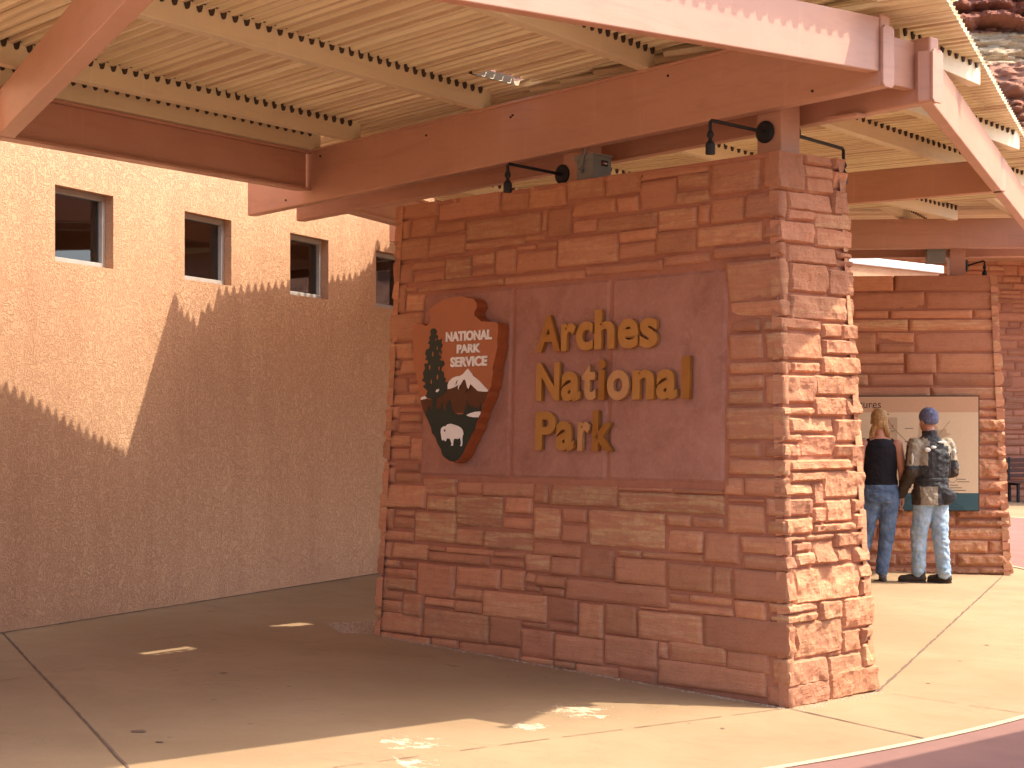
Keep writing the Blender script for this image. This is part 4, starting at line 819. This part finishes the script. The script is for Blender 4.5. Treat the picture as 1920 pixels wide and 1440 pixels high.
# ------------------------------------------------------------------ MAP WALL
w2 = thing('map_wall', 'red sandstone wall of long thin courses behind the visitors', 'wall', W2p+UP*0)
def w2p(s, d, z): p = W2p + W2d*s + W2n*d; return V((p.x, p.y, z))
H2 = 3.27
f2q = [w2p(3.5, 0, 0), w2p(0, 0, 0), w2p(.136, .06, H2), w2p(3.4, .06, H2)]
e2q = [w2p(0, 0, 0), w2p(.03, .8, 0), w2p(.15, .65, H2), w2p(.136, .06, H2)]
cm = MB(); cm.hexa(shrink([w2p(3.5, 0, -.1), w2p(0, 0, -.1), w2p(.03, .8, -.1), w2p(3.47, .8, -.1)]) + shrink([w2p(3.4, .06, H2-.01), w2p(.136, .06, H2-.01), w2p(.15, .65, H2-.01), w2p(3.38, .65, H2-.01)])); cm.build('mortar_core', M['mortar'], w2)
def longpack(W_, H_, rnd):
    out = []; z = 0
    while z < H_-.02:
        h = rnd.choice([.1, .14, .17, .2, .15, .23])
        if H_-z-h < .08: h = H_-z
        x = 0; first = True
        while x < W_-.01:
            wd = rnd.uniform(.25, 1.1)
            if first: wd = rnd.uniform(.1, .5)
            first = False
            if W_-x-wd < .15: wd = W_-x
            if h > .16 and wd < .8 and rnd.random() < .3: out += [(x/W_, z/H_, (x+wd)/W_, (z+h*.45)/H_), (x/W_, (z+h*.45)/H_, (x+wd)/W_, (z+h)/H_)]
            else: out.append((x/W_, z/H_, (x+wd)/W_, (z+h)/H_))
            x += wd
        z += h
    return out
rects = longpack(3.45, H2, random.Random(31))
lo = [r for r in rects if r[1] < .55]; hi = [r for r in rects if r[1] >= .55]
masonry('front_masonry', M['stone'], w2, f2q, lo, (3.45, H2), (.012, .04), .03, .02, 33, joint=.014, bev=.03, open_l=.02, open_r=.03, open_t=1, nscale=8, tanp=.15, flat_=True)
masonry('front_masonry', M['stone'], w2, f2q, hi, (3.45, H2), (.0, .02), .008, .05, 35, joint=.014, bev=.012, open_l=.02, open_r=.03, open_t=1, tanp=.15)
masonry('end_masonry', M['stone'], w2, e2q, longpack(.7, H2, random.Random(36)), (.7, H2), (.012, .04), .02, .035, 34, joint=.014, bev=.03, open_l=.02, open_r=.02, open_t=1, nscale=8, flat_=True)
# ------------------------------------------------------------------ MAP BOARD
BN = -W2n
def BP(x, z, o=0): p = W2p + W2d*x + BN*(.06+o); return V((p.x, p.y, z))
# x is measured leftwards from the wall's base corner; convert so that text reads left to right
bx0, bx1, bz0, bz1 = .335, 1.98, .715, 1.945
XR = lambda a: bx1-(a)         # a = distance from the left edge of the board
mb = thing('map_board', 'large cream park map board with tan header and teal footer on the stone wall', 'sign', BP((bx0+bx1)/2, bz0))
def bpan(name, a0, a1, z0, z1, o0, o1, mat, parent=mb):
    m = MB(); m.box(BP(XR(a0), z0, o0), BP(XR(a1), z0, o0)-BP(XR(a0), z0, o0), BN*(o1-o0), UP*(z1-z0)); return m.build(name, mat, parent)
BW = bx1-bx0
bpan('backing', -.012, BW+.012, bz0-.012, bz1+.012, -.03, .035, M['board_ink'])
pnl = bpan('map_print', 0, BW, bz0+.185, bz1-.17, .035, .038, M['board_cream'])
bpan('header', 0, BW, bz1-.17, bz1, .035, .038, M['board_tan'])
ft = bpan('footer', 0, BW, bz0, bz0+.185, .035, .038, M['board_teal'])
def BF(x, y, o): return BP(XR(x), y, o)
me = text_mesh('Features', 0, .01, 4); place_text(me, 'title', BF, .225, .605, 1.822, 1.905, (.038, .0395), M['board_ink'], mb)
me = text_mesh('ARCHES', 0, .01, 4); place_text(me, 'footer_lettering', BF, .55, 1.47, .755, .83, (.0395, .0405), M['board_teal'], mb)
def bfill(name, pts, o, mat, parent=mb):
    m = MB(); m.prism([BF(x, z, .0382) for x, z in pts], BN*o); return m.build(name, mat, parent)
bfill('hill_print', [(.95+.55*math.cos(a), bz0+.002+.15*math.sin(a)) for a in [math.pi*i/16 for i in range(17)]], .0012, M['board_teal2'])
lake = [(1.02, 1.72), (1.05, 1.66), (1.08, 1.74), (1.10, 1.67), (1.14, 1.71), (1.15, 1.64), (1.2, 1.63), (1.22, 1.58), (1.3, 1.6), (1.31, 1.55), (1.36, 1.54), (1.27, 1.5), (1.2, 1.43), (1.1, 1.42), (1.05, 1.47), (1.0, 1.5)]
bfill('lake_print', lake, .001, M['board_shape'])
bfill('inset_print', [(1.22, 1.25), (1.38, 1.25), (1.38, 1.4), (1.22, 1.4)], .0014, M['board_shape'])
bfill('inset_print', [(.62, 1.45), (.78, 1.45), (.78, 1.72), (.62, 1.72)], .0008, M['board_shape'])
bfill('photo_print', [(.18, 1.42), (.34, 1.42), (.34, 1.52), (.18, 1.52)], .001, M['board_blue'])
bfill('photo_print', [(.18, 1.31), (.34, 1.31), (.34, 1.40), (.18, 1.40)], .001, M['board_blue'])
def line(pts, wd, o=.0016, name='map_line'):
    ln = MB()
    for (x0, z0), (x1, z1) in zip(pts[:-1], pts[1:]):
        L = math.hypot(x1-x0, z1-z0) or 1; nx_, nz_ = -(z1-z0)/L*wd/2, (x1-x0)/L*wd/2
        ln.prism([BF(x0+nx_, z0+nz_, .0382), BF(x1+nx_, z1+nz_, .0382), BF(x1-nx_, z1-nz_, .0382), BF(x0-nx_, z0-nz_, .0382)], BN*o)
    return ln.build(name, M['board_ink'], mb)
line([(1.02, .98), (1.1, 1.0), (1.2, 1.05), (1.3, 1.1), (1.33, 1.14), (1.29, 1.18), (1.22, 1.17), (1.19, 1.19), (1.21, 1.24), (1.26, 1.28), (1.3, 1.31), (1.33, 1.325), (1.42, 1.335)], .012)
line([(.5, 1.85), (.58, 1.76), (.66, 1.72), (.74, 1.6), (.86, 1.48), (.92, 1.40)], .004)
for (x, z, n_) in ((.16, 1.60, 5), (.36, 1.49, 3), (.36, 1.38, 3), (.62, 1.60, 2), (.86, 1.60, 1), (.86, 1.46, 1), (1.26, 1.285, 1), (1.13, .985, 3), (1.34, .985, 4), (1.42, 1.05, 2)):
    for i in range(n_): line([(x, z-i*.028), (x+.09+.04*((i*7) % 3), z-i*.028)], .006, .0016, 'text_line')
line([(1.0, 1.30), (1.08, 1.36), (1.12, 1.44), (1.2, 1.5), (1.34, 1.68)], .003)
line([(.62, 1.2), (.75, 1.25), (.9, 1.22), (1.02, 1.30)], .003)
bfill('road_sign_print', [(1.03, 1.145), (1.07, 1.145), (1.07, 1.19), (1.03, 1.19)], .0014, M['board_ink'])
for dx in (0, .06): bfill('map_symbol', [(.66+dx, 1.615), (.675+dx, 1.615), (.675+dx, 1.635), (.66+dx, 1.635)], .0016, M['red_stick'])
line([(1.37+.045*math.cos(a), 1.06+.045*math.sin(a)) for a in [2*math.pi*i/14 for i in range(15)]], .003)

# ------------------------------------------------------------------ BACKGROUND BUILDINGS
pw = V((4.50, 23.9, 0)); pb_ = thing('stucco_annex', 'low pink stucco wing with a pale metal coping behind the map wall', 'building', pw)
m = MB(); m.box(pw-W*3-UP*.3, W*5.3, V((-U.x, -U.y, 0))*3.5, UP*4.16); m.build('wall', M['stucco'], pb_)
m = MB(); m.box(pw-W*3+U*.04+UP*3.86, W*5.36, -U*3.6, UP*.11); m.build('coping', M['metal_cap'], pb_, .01)
sbp = V((9.2, 38.2, 0)); sbd = V((.97, .243, 0)).normalized(); sbn = V((.243, -.97, 0)).normalized()
stb = thing('stone_building', 'tall red sandstone building in shade behind the right end of the map wall', 'building', sbp)
def sp3(s, z, d=0): p = sbp + sbd*s - sbn*d; return V((p.x, p.y, z))
rects = longpack(7.0, 6.4, random.Random(51))
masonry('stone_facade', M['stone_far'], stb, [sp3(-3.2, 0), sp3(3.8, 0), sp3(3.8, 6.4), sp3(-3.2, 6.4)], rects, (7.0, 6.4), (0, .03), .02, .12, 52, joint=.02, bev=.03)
m = MB(); m.box(sp3(-3.4, 5.3, .3), sbd*16, sbn*3.4, UP*.35); m.build('added_shade_roof', M['beam'], stb, .02)  # roof slab added to keep sun off the facade
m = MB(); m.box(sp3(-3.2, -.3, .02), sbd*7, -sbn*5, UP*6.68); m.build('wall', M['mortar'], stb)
# the added roof slab above keeps that facade in shade
bn0 = V((10.75, 37.4, 0)); bn0.z = gz(bn0.x, bn0.y)
bt = thing('park_bench', 'dark slatted bench against the shaded stone building at the right edge', 'bench', bn0)
bd_ = sbd; bu = -sbn
def bb_(name, o, a, b, c): m = MB(); m.box(o, a, b, c); return m.build(name, M['bench'], bt, .006)
for i in range(4): bb_('back_slat', bn0 - bd_*.9 + bu*(.42+.02*i) + UP*(.52+.11*i), bd_*1.8, bu*.03, UP*.085)
for i in range(4): bb_('seat_slat', bn0 - bd_*.9 + bu*(.1*i) + UP*.42, bd_*1.8, bu*.085, UP*.035)
for s in (-.85, 0, .82):
    m = MB(); p = bn0 + bd_*s; m.box(p+UP*0, bd_*.05, bu*.06, UP*.41); m.box(p+bu*.36, bd_*.05, bu*.06, UP*.41); m.box(p+bu*.40+UP*.46, bd_*.05, bu*.02, UP*.5); m.box(p+UP*.36, bd_*.05, bu*.42, UP*.05); m.build('bench_frame', M['black'], bt, .004)

# ------------------------------------------------------------------ CLIFFS
cl = MB(); xs = [-10+1.2*i for i in range(28)] + [23.6+.11*i for i in range(190)] + [44.6+1.6*i for i in range(60)]
zk = [-6, 0, 3, 6, 9, 11, 12.5, 14, 15.5, 17] + [17.6+.10*i for i in range(150)] + [33.5+1.5*i for i in range(18)]
vs = []
def boulders(x, z, s_):
    d = noise.voronoi(V((x*s_, z*s_*1.35, 1.7)))[0]; return max(0, .62-d[0])*min(1, (d[1]-d[0])*4)
for z in zk:
    for x in xs:
        zz = z + 1.1*noise.fractal(V((x*.11, z*.05, 3)), 1, 2, 3)
        y = 96 + (z+6)*.55
        if zz < 23.6: y += -2.6*boulders(x, z, .55) - 1.3*boulders(x+40, z, 1.25) + 1.0
        elif zz < 25.2: y += -.7*boulders(x, z, .8) + .4 - .25*noise.fractal(V((x*1.1, z*3, 2)), 1, 2, 4)
        elif zz < 27.8: k = (zz-25.2)*1.7; y += (k-math.floor(k))*-.5 + 1.6 + .5*noise.fractal(V((x*.5, z*1.2, 8)), 1, 2, 5) + .3*abs(noise.noise(V((x*.25, z*6, 5))))
        else: k = (zz-27.8)*.95; y += -1.8*min(1, (k-math.floor(k))*1.6) + 1.9 + .9*noise.fractal(V((x*.7, z*.9, 6)), 1, 2, 5) + .5*abs(noise.noise(V((x*1.6, z*.35, 9))))
        vs.append((x, y, z))
nx = len(xs)
cl.add(vs, [[j*nx+i, j*nx+i+1, (j+1)*nx+i+1, (j+1)*nx+i] for j in range(len(zk)-1) for i in range(nx-1)])
tag(cl.build('cliffs', M['cliff'], fix=False), kind='structure')
#PEOPLE
# ------------------------------------------------------------------ PEOPLE
def prim(m, p):
    if p[0] == 'c':
        _, a, ra, b, rb = p; a, b = V(a), V(b); d = (b-a).normalized(); path = []; rr = []
        for k in range(5): t = math.pi/2*k/4*.98+.03; path.append(a-d*ra*math.cos(t)); rr.append(ra*math.sin(t))
        for k in range(5): t = math.pi/2*(4-k)/4*.98+.03; path.append(b+d*rb*math.cos(t)); rr.append(rb*math.sin(t))
        m.tube(path, rr, 14)
    elif p[0] == 'e':
        _, c, (rx, ry, rz), rot = p; c = V(c); vs = []; fs = []; nu, nv = 16, 10; q = Quaternion((0, 0, 1), R(rot))
        for j in range(nv+1):
            th = math.pi*j/nv*.98+.03
            for i in range(nu): ph = 2*math.pi*i/nu; vs.append(c + q @ V((rx*math.sin(th)*math.cos(ph), ry*math.sin(th)*math.sin(ph), rz*math.cos(th))))
        for j in range(nv):
            for i in range(nu): fs.append([j*nu+i, j*nu+(i+1) % nu, (j+1)*nu+(i+1) % nu, (j+1)*nu+i])
        m.add(vs, fs + [list(range(nu))[::-1], [nv*nu+i for i in range(nu)]])
    elif p[0] == 'l':
        rings = p[1]; n = 20; vs = []; fs = []
        for (c, rx, ry) in rings: vs += [V(c)+V((rx*math.cos(2*math.pi*i/n), ry*math.sin(2*math.pi*i/n), 0)) for i in range(n)]
        for j in range(len(rings)-1):
            for i in range(n): fs.append([j*n+i, j*n+(i+1) % n, (j+1)*n+(i+1) % n, (j+1)*n+i])
        m.add(vs, fs + [list(range(n))[::-1], [(len(rings)-1)*n+i for i in range(n)]])
def blob(name, prims, mat, parent, xf, voxel=.009, smooth=4, disp=None, matfn=None):
    m = MB()
    for p in prims: prim(m, p)
    me = bpy.data.meshes.new(name); me.from_pydata([tuple(p) for p in m.v], [], m.f); me.update()
    b = bmesh.new(); b.from_mesh(me); bmesh.ops.recalc_face_normals(b, faces=b.faces); b.to_mesh(me); b.free()
    o = bpy.data.objects.new('tmp', me); col.objects.link(o)
    r_ = o.modifiers.new('r', 'REMESH'); r_.mode = 'VOXEL'; r_.voxel_size = voxel
    s_ = o.modifiers.new('s', 'SMOOTH'); s_.factor = .5; s_.iterations = smooth
    bpy.context.view_layer.update(); me2 = bpy.data.meshes.new_from_object(o.evaluated_get(bpy.context.evaluated_depsgraph_get()))
    bpy.data.objects.remove(o); me2.name = name
    if disp:
        nr = [v_.normal.copy() for v_ in me2.vertices]
        for v_, n_ in zip(me2.vertices, nr): v_.co += n_*disp(v_.co)
    me2.materials.clear()
    for mm in (mat if isinstance(mat, (list, tuple)) else [mat]): me2.materials.append(mm)
    if matfn:
        for f in me2.polygons: f.material_index = matfn(f.center, f.normal)
    me2.polygons.foreach_set('use_smooth', [True]*len(me2.polygons))
    base = wloc(parent)
    for v_ in me2.vertices: v_.co = xf(v_.co) - base
    me2.update(); ob = bpy.data.objects.new(name, me2); col.objects.link(ob); ob.parent = parent; return ob
def hand(w_, d, side, curl, palm_n):
    """palm + four unequal bent fingers + thumb; w_ wrist, d direction of the hand, side towards the thumb"""
    w_, d, side, pn = V(w_), V(d).normalized(), V(side).normalized(), V(palm_n).normalized(); out = []
    k = w_ + d*.05
    out.append(('c', w_-d*.02, .026, w_+d*.02, .027))
    for i, off in enumerate((.027, .009, -.009, -.026)):
        a = w_+d*.075+side*off; out.append(('c', w_+d*.015+side*off*.7, .017, a, .0125))
        L = (.040, .046, .042, .033)[i]; c1 = (d*math.cos(curl*.6)+pn*math.sin(curl*.6)); c2 = (d*math.cos(curl*1.5)+pn*math.sin(curl*1.5))
        b_ = a+c1*L; out.append(('c', a, .0105, b_, .0095)); out.append(('c', b_, .0095, b_+c2*L*.8, .008))
    t0 = w_+d*.02+side*.026; t1 = t0+(d*.6+side*.7+pn*.25).normalized()*.045; out += [('c', t0, .014, t1, .0115), ('c', t1, .0115, t1+(d*.9+side*.2+pn*.3).normalized()*.032, .009)]
    return out
def wrinkle(sc_, amp, zs=1.0):
    return lambda c: amp*(abs(noise.noise(V((c.x*sc_*.7, c.y*sc_*.7, c.z*sc_*zs)))+.35*noise.noise(V((c.x*sc_*2, c.y*sc_*2, c.z*sc_*2.4*zs))))-.25)
def head_prims(c, rot):
    q = Quaternion((0, 0, 1), R(rot)); c = V(c); at = lambda x, y, z: c + q @ V((x, y, z))
    return [('e', at(0, -.012, .02), (.076, .094, .098), rot), ('e', at(0, .028, -.055), (.058, .062, .062), rot), ('e', at(0, .055, -.095), (.028, .024, .02), rot),
            ('c', at(0, .086, .0), .009, at(0, .105, -.035), .014), ('e', at(.079, -.008, -.015), (.010, .02, .032), rot), ('e', at(-.079, -.008, -.015), (.010, .02, .032), rot),
            ('c', at(-.018, .083, -.068), .008, at(.018, .083, -.068), .008), ('c', at(-.05, .078, .025), .008, at(-.015, .086, .025), .009), ('c', at(.05, .078, .025), .008, at(.015, .086, .025), .009)], at
def eyes(parent, at, xf):
    for s_ in (-1, 1):
        e = blob('eye', [('e', at(.031*s_, .078, .004), (.013, .011, .011), 0)], M['eye'], parent, xf, .004, 1)
        blob('iris', [('e', at(.031*s_, .0885, .004), (.0055, .003, .0055), 0)], M['iris'], e, xf, .002, 1)
def shoe(name, mat, heel, toe, parent, xf, h=.085, wd=.042):
    h0, t0 = V(heel), V(toe); d = (t0-h0).normalized(); L = (t0-h0).length
    p = [('c', h0+d*.045+UP*.045, wd*.92, h0+d*.11+UP*.045, wd), ('c', h0+d*.10+UP*.045, wd, t0-d*.05+UP*.034, wd*.92), ('c', h0+d*.055+UP*.06, wd*.9, h0+d*.06+UP*(h+.03), wd*.95), ('c', h0+d*.09+UP*.06, wd*.85, t0-d*.11+UP*.055, wd*.7)]
    o = blob(name, p, mat, parent, xf, .008, 3)
    zmin = wloc(parent).z
    for v_ in o.data.vertices:
        if v_.co.z < .001: v_.co.z = .001
    m = MB(); pts = []; n_ = V((-d.y, d.x, 0))
    for k in range(18):
        a = 2*math.pi*k/18; q = h0+d*(L/2 + (L/2-.002)*math.cos(a)*1.0) + n_*(wd*1.08*math.sin(a)*(1 if math.cos(a) > 0 else .92)); pts.append(xf(q))
    m.prism([V((q.x, q.y, q.z)) for q in pts], UP*.018); s_ = m.build('sole', M['plug'], o, .003)
    return o
# --- man
mx, my = 4.27, 17.95; mz = gz(mx, my)
man = thing('person', 'person in slate beanie, black and grey jacket and pale jeans facing the map board', 'person', (mx, my, mz), 'visitors reading the map board')
qm = Quaternion((0, 0, 1), R(20)); xm = lambda c: V((mx, my, mz)) + qm @ V(c)
iv = lambda x, y, z: qm.inverted() @ V((x, y, z))     # world-aligned offset -> body frame
hp, hat = head_prims((-.015, .03, 1.655), 8)
lw = iv(-.295, .07, .865)
arm_l = [('c', (-.20, -.005, 1.42), .055, (-.25, -.02, 1.13), .043), ('c', (-.25, -.02, 1.13), .042, lw, .028)]
arm_r = [('c', (.20, 0, 1.42), .055, (.238, -.03, 1.14), .043), ('c', (.238, -.03, 1.14), .042, (.16, .22, 1.08), .028)]
lk, la = iv(-.115, .02, .46), iv(-.115, .03, .09); rk, ra = iv(.10, .0, .46), iv(.135, .0, .09)
body = hp + [('c', (-.01, .0, 1.48), .058, (-.015, .02, 1.60), .054),
    ('l', [((0, 0, .86), .15, .11), ((0, 0, .95), .155, .115), ((0, 0, 1.08), .145, .105), ((0, 0, 1.25), .165, .115), ((0, 0, 1.40), .17, .10), ((0, 0, 1.47), .10, .07)]),
    ('c', (-.085, 0, .88), .085, lk, .055), ('c', lk, .054, la, .038), ('c', (.085, 0, .88), .085, rk, .055), ('c', rk, .054, ra, .038)] + arm_l + arm_r
body += hand(lw, iv(-.10, .02, -1), iv(.1, .75, -.15), .7, iv(.9, -.2, 0)) + hand((.16, .22, 1.08), (-.8, .5, .25), (0, .2, 1), .8, (-.2, -1, 0))
bo = blob('body', body, M['skin'], man, xm, .0065, 3); eyes(bo, hat, xm)
legp = lambda h, k, a, w0, w1, w2: [('c', h, w0, k, w1), ('c', k, w1, V(a)+UP*.02, w2)]
blob('jeans', [('l', [((0, -.005, .80), .175, .13), ((0, -.01, .9), .185, .14), ((0, -.005, 1.0), .17, .13)])] + legp((-.088, -.005, .84), lk, la, .103, .083, .072) + legp((.088, -.005, .84), rk, ra, .103, .083, .072), M['jean_light'], man, xm, .008, 4, wrinkle(12, .022, 1.1))
def jm_(c, n_):
    if c.x < -.175 and c.z < 1.16: return 2
    if c.x > .2 and c.z < 1.16: return 2
    if c.z < .985 and c.x < -.02 and c.y < .06: return 1
    if c.z > 1.20 and c.x < -.115 and n_.y < .75 and not (c.x < -.235 and c.y > -.02): return 1
    if c.z > 1.25 and c.x > .14: return 1
    if c.z > 1.40 and c.z < 1.475 and abs(c.x) > .085: return 1
    return 0
jk = [('l', [((0, -.01, .80), .205, .155), ((0, -.01, .86), .21, .16), ((0, -.01, .97), .195, .15), ((0, -.01, 1.06), .178, .138), ((0, -.01, 1.18), .2, .148), ((0, -.01, 1.32), .215, .148), ((0, -.005, 1.41), .205, .125), ((0, 0, 1.465), .14, .095), ((-.005, .005, 1.50), .085, .08), ((-.008, .01, 1.555), .078, .078)]),
      ('c', (-.195, -.005, 1.40), .083, (-.247, -.02, 1.13), .072), ('c', (-.247, -.02, 1.13), .072, lw+UP*.03, .054), ('c', (.195, 0, 1.40), .083, (.235, -.03, 1.14), .072), ('c', (.235, -.03, 1.14), .072, V((.175, .195, 1.085)), .054)]
jo = blob('jacket', jk, [M['jacket'], M['jacket_grey'], M['jacket_brown']], man, xm, .008, 3, wrinkle(15, .022, 1.0), jm_)
for (c, r_) in (((-.125, -.135, 1.36), (.038, .02, .024)), ((-.06, -.142, 1.385), (.035, .02, .017)), ((.05, -.128, 1.435), (.055, .022, .013)), ((-.275, -.085, 1.27), (.012, .02, .06)), ((.225, -.08, 1.33), (.02, .03, .035))):
    blob('reflective_patch', [('e', c, r_, 0)], M['reflective'], jo, xm, .005, 1)
for x in (-.09, .115): m = MB(); m.tube([xm((x, -.163, 1.08)), xm((x, -.172, 1.2)), xm((x*1.05, -.170, 1.33))], .006, 6); m.build('zip', M['plug'], jo)
blob('belt', [('l', [((0, -.01, 1.035), .186, .146), ((0, -.01, 1.055), .19, .149), ((0, -.01, 1.075), .186, .146)])], M['jacket'], jo, xm, .008, 2)
blob('back_pouch', [('e', (.09, -.15, .89), (.10, .045, .085), -25)], M['jacket'], jo, xm, .008, 3, wrinkle(16, .01))
bn = blob('beanie', [('e', hat(0, -.014, .045), (.092, .108, .095), 8), ('e', hat(0, -.02, .018), (.0935, .108, .05), 8), ('e', hat(0, -.035, .0), (.088, .088, .05), 8)], M['beanie'], man, xm, .007, 2, wrinkle(24, .006))
shoe('boot', M['shoe'], iv(-.04, .0, 0), iv(-.325, .075, 0), man, xm, .10, .048)
shoe('boot', M['shoe'], iv(.215, -.02, 0), iv(-.01, .13, 0), man, xm, .10, .048)
# --- woman
fx, fy = 3.765, 18.0; fz = gz(fx, fy)
wom = thing('person', 'person with blonde pigtails, black sleeveless top and blue jeans, half hidden by the sign wall', 'person', (fx, fy, fz), 'visitors reading the map board')
qf = Quaternion((0, 0, 1), R(-4)); xw = lambda c: V((fx, fy, fz)) + qf @ V(c)
hp, hat = head_prims((-.01, .02, 1.645), 4)
rw = V((.225, .03, .87)); rk, ra = V((.065, .0, .46)), V((.015, -.01, .09)); lk, la = V((-.15, .02, .46)), V((-.19, .03, .09))
body = hp + [('c', (0, .0, 1.45), .056, (-.008, .012, 1.58), .05),
    ('l', [((0, 0, .85), .16, .12), ((0, 0, .95), .165, .12), ((0, 0, 1.08), .145, .105), ((0, 0, 1.25), .155, .115), ((0, 0, 1.38), .165, .10), ((0, 0, 1.44), .12, .075), ((0, 0, 1.48), .06, .055)]),
    ('c', (-.085, 0, .87), .09, lk, .058), ('c', lk, .056, la, .038), ('c', (.085, 0, .87), .09, rk, .058), ('c', rk, .056, ra, .038),
    ('c', (.172, 0, 1.395), .056, (.222, -.03, 1.12), .046), ('c', (.222, -.03, 1.12), .044, rw, .028),
    ('c', (-.172, 0, 1.395), .058, (-.225, -.03, 1.14), .047), ('c', (-.225, -.03, 1.14), .045, (-.12, .2, 1.05), .028)]
body += hand(rw, (.08, .03, -1), (-.1, .8, -.1), .6, (-.9, -.2, 0)) + hand((-.12, .2, 1.05), (.75, .6, .1), (0, -.1, 1), .6, (.2, -1, 0))
bo = blob('body', body, M['skin'], wom, xw, .0065, 3); eyes(bo, hat, xw)
blob('tank_top', [('l', [((0, -.002, .985), .186, .142), ((0, -.002, 1.08), .170, .130), ((0, -.002, 1.22), .178, .135), ((0, -.002, 1.31), .174, .134), ((0, -.002, 1.385), .165, .116), ((0, -.002, 1.435), .125, .088), ((0, -.002, 1.458), .085, .07)]), ('c', (-.10, -.01, 1.40), .045, (-.105, .02, 1.42), .045), ('c', (.10, -.01, 1.40), .045, (.105, .02, 1.42), .045)], M['tank'], wom, xw, .0075, 3, wrinkle(14, .008))
jn = blob('jeans', [('l', [((0, -.008, .80), .185, .14), ((0, -.012, .88), .192, .15), ((0, -.005, .97), .182, .138), ((0, -.002, 1.005), .178, .134)])] + legp((-.09, -.008, .84), lk, la, .108, .082, .066) + legp((.09, -.008, .84), rk, ra, .108, .080, .064), M['jean_dark'], wom, xw, .008, 4, wrinkle(11, .019, 1.0))
for x in (-.085, .085):
    m = MB(); y_ = -.150
    pts = [(x-.055, y_, .93), (x+.055, y_, .93), (x+.055, y_-.006, .85), (x, y_-.010, .825), (x-.055, y_-.006, .85), (x-.055, y_, .93)]
    m.tube([xw(p) for p in pts], .004, 6); m.build('pocket', M['jean_dark'], jn)
strand = lambda c: .006*noise.noise(V((c.x*60, c.y*60, c.z*9)))
hr = blob('hair', [('e', hat(0, -.024, .03), (.088, .098, .097), 4), ('e', hat(0, -.045, -.02), (.078, .072, .07), 4), ('c', hat(-.055, -.05, -.06), .03, hat(-.075, -.035, -.13), .03), ('c', hat(-.075, -.035, -.13), .03, hat(-.09, -.02, -.19), .015),
     ('c', hat(.055, -.05, -.06), .03, hat(.08, -.04, -.13), .034), ('c', hat(.08, -.04, -.13), .034, hat(.105, -.03, -.20), .016)], M['hair'], wom, xw, .006, 2, strand)
m = MB(); m.tube([xw(hat(.085, -.05, .06)), xw(hat(.09, .0, .065)), xw(hat(.08, .06, .07))], .006, 8); m.build('sunglasses', M['black'], wom)
shoe('sneaker', M['sneaker'], (.02, -.08, 0), (.045, .18, 0), wom, xw, .07, .042); shoe('sneaker', M['sneaker'], (-.19, -.04, 0), (-.24, .21, 0), wom, xw, .07, .042)
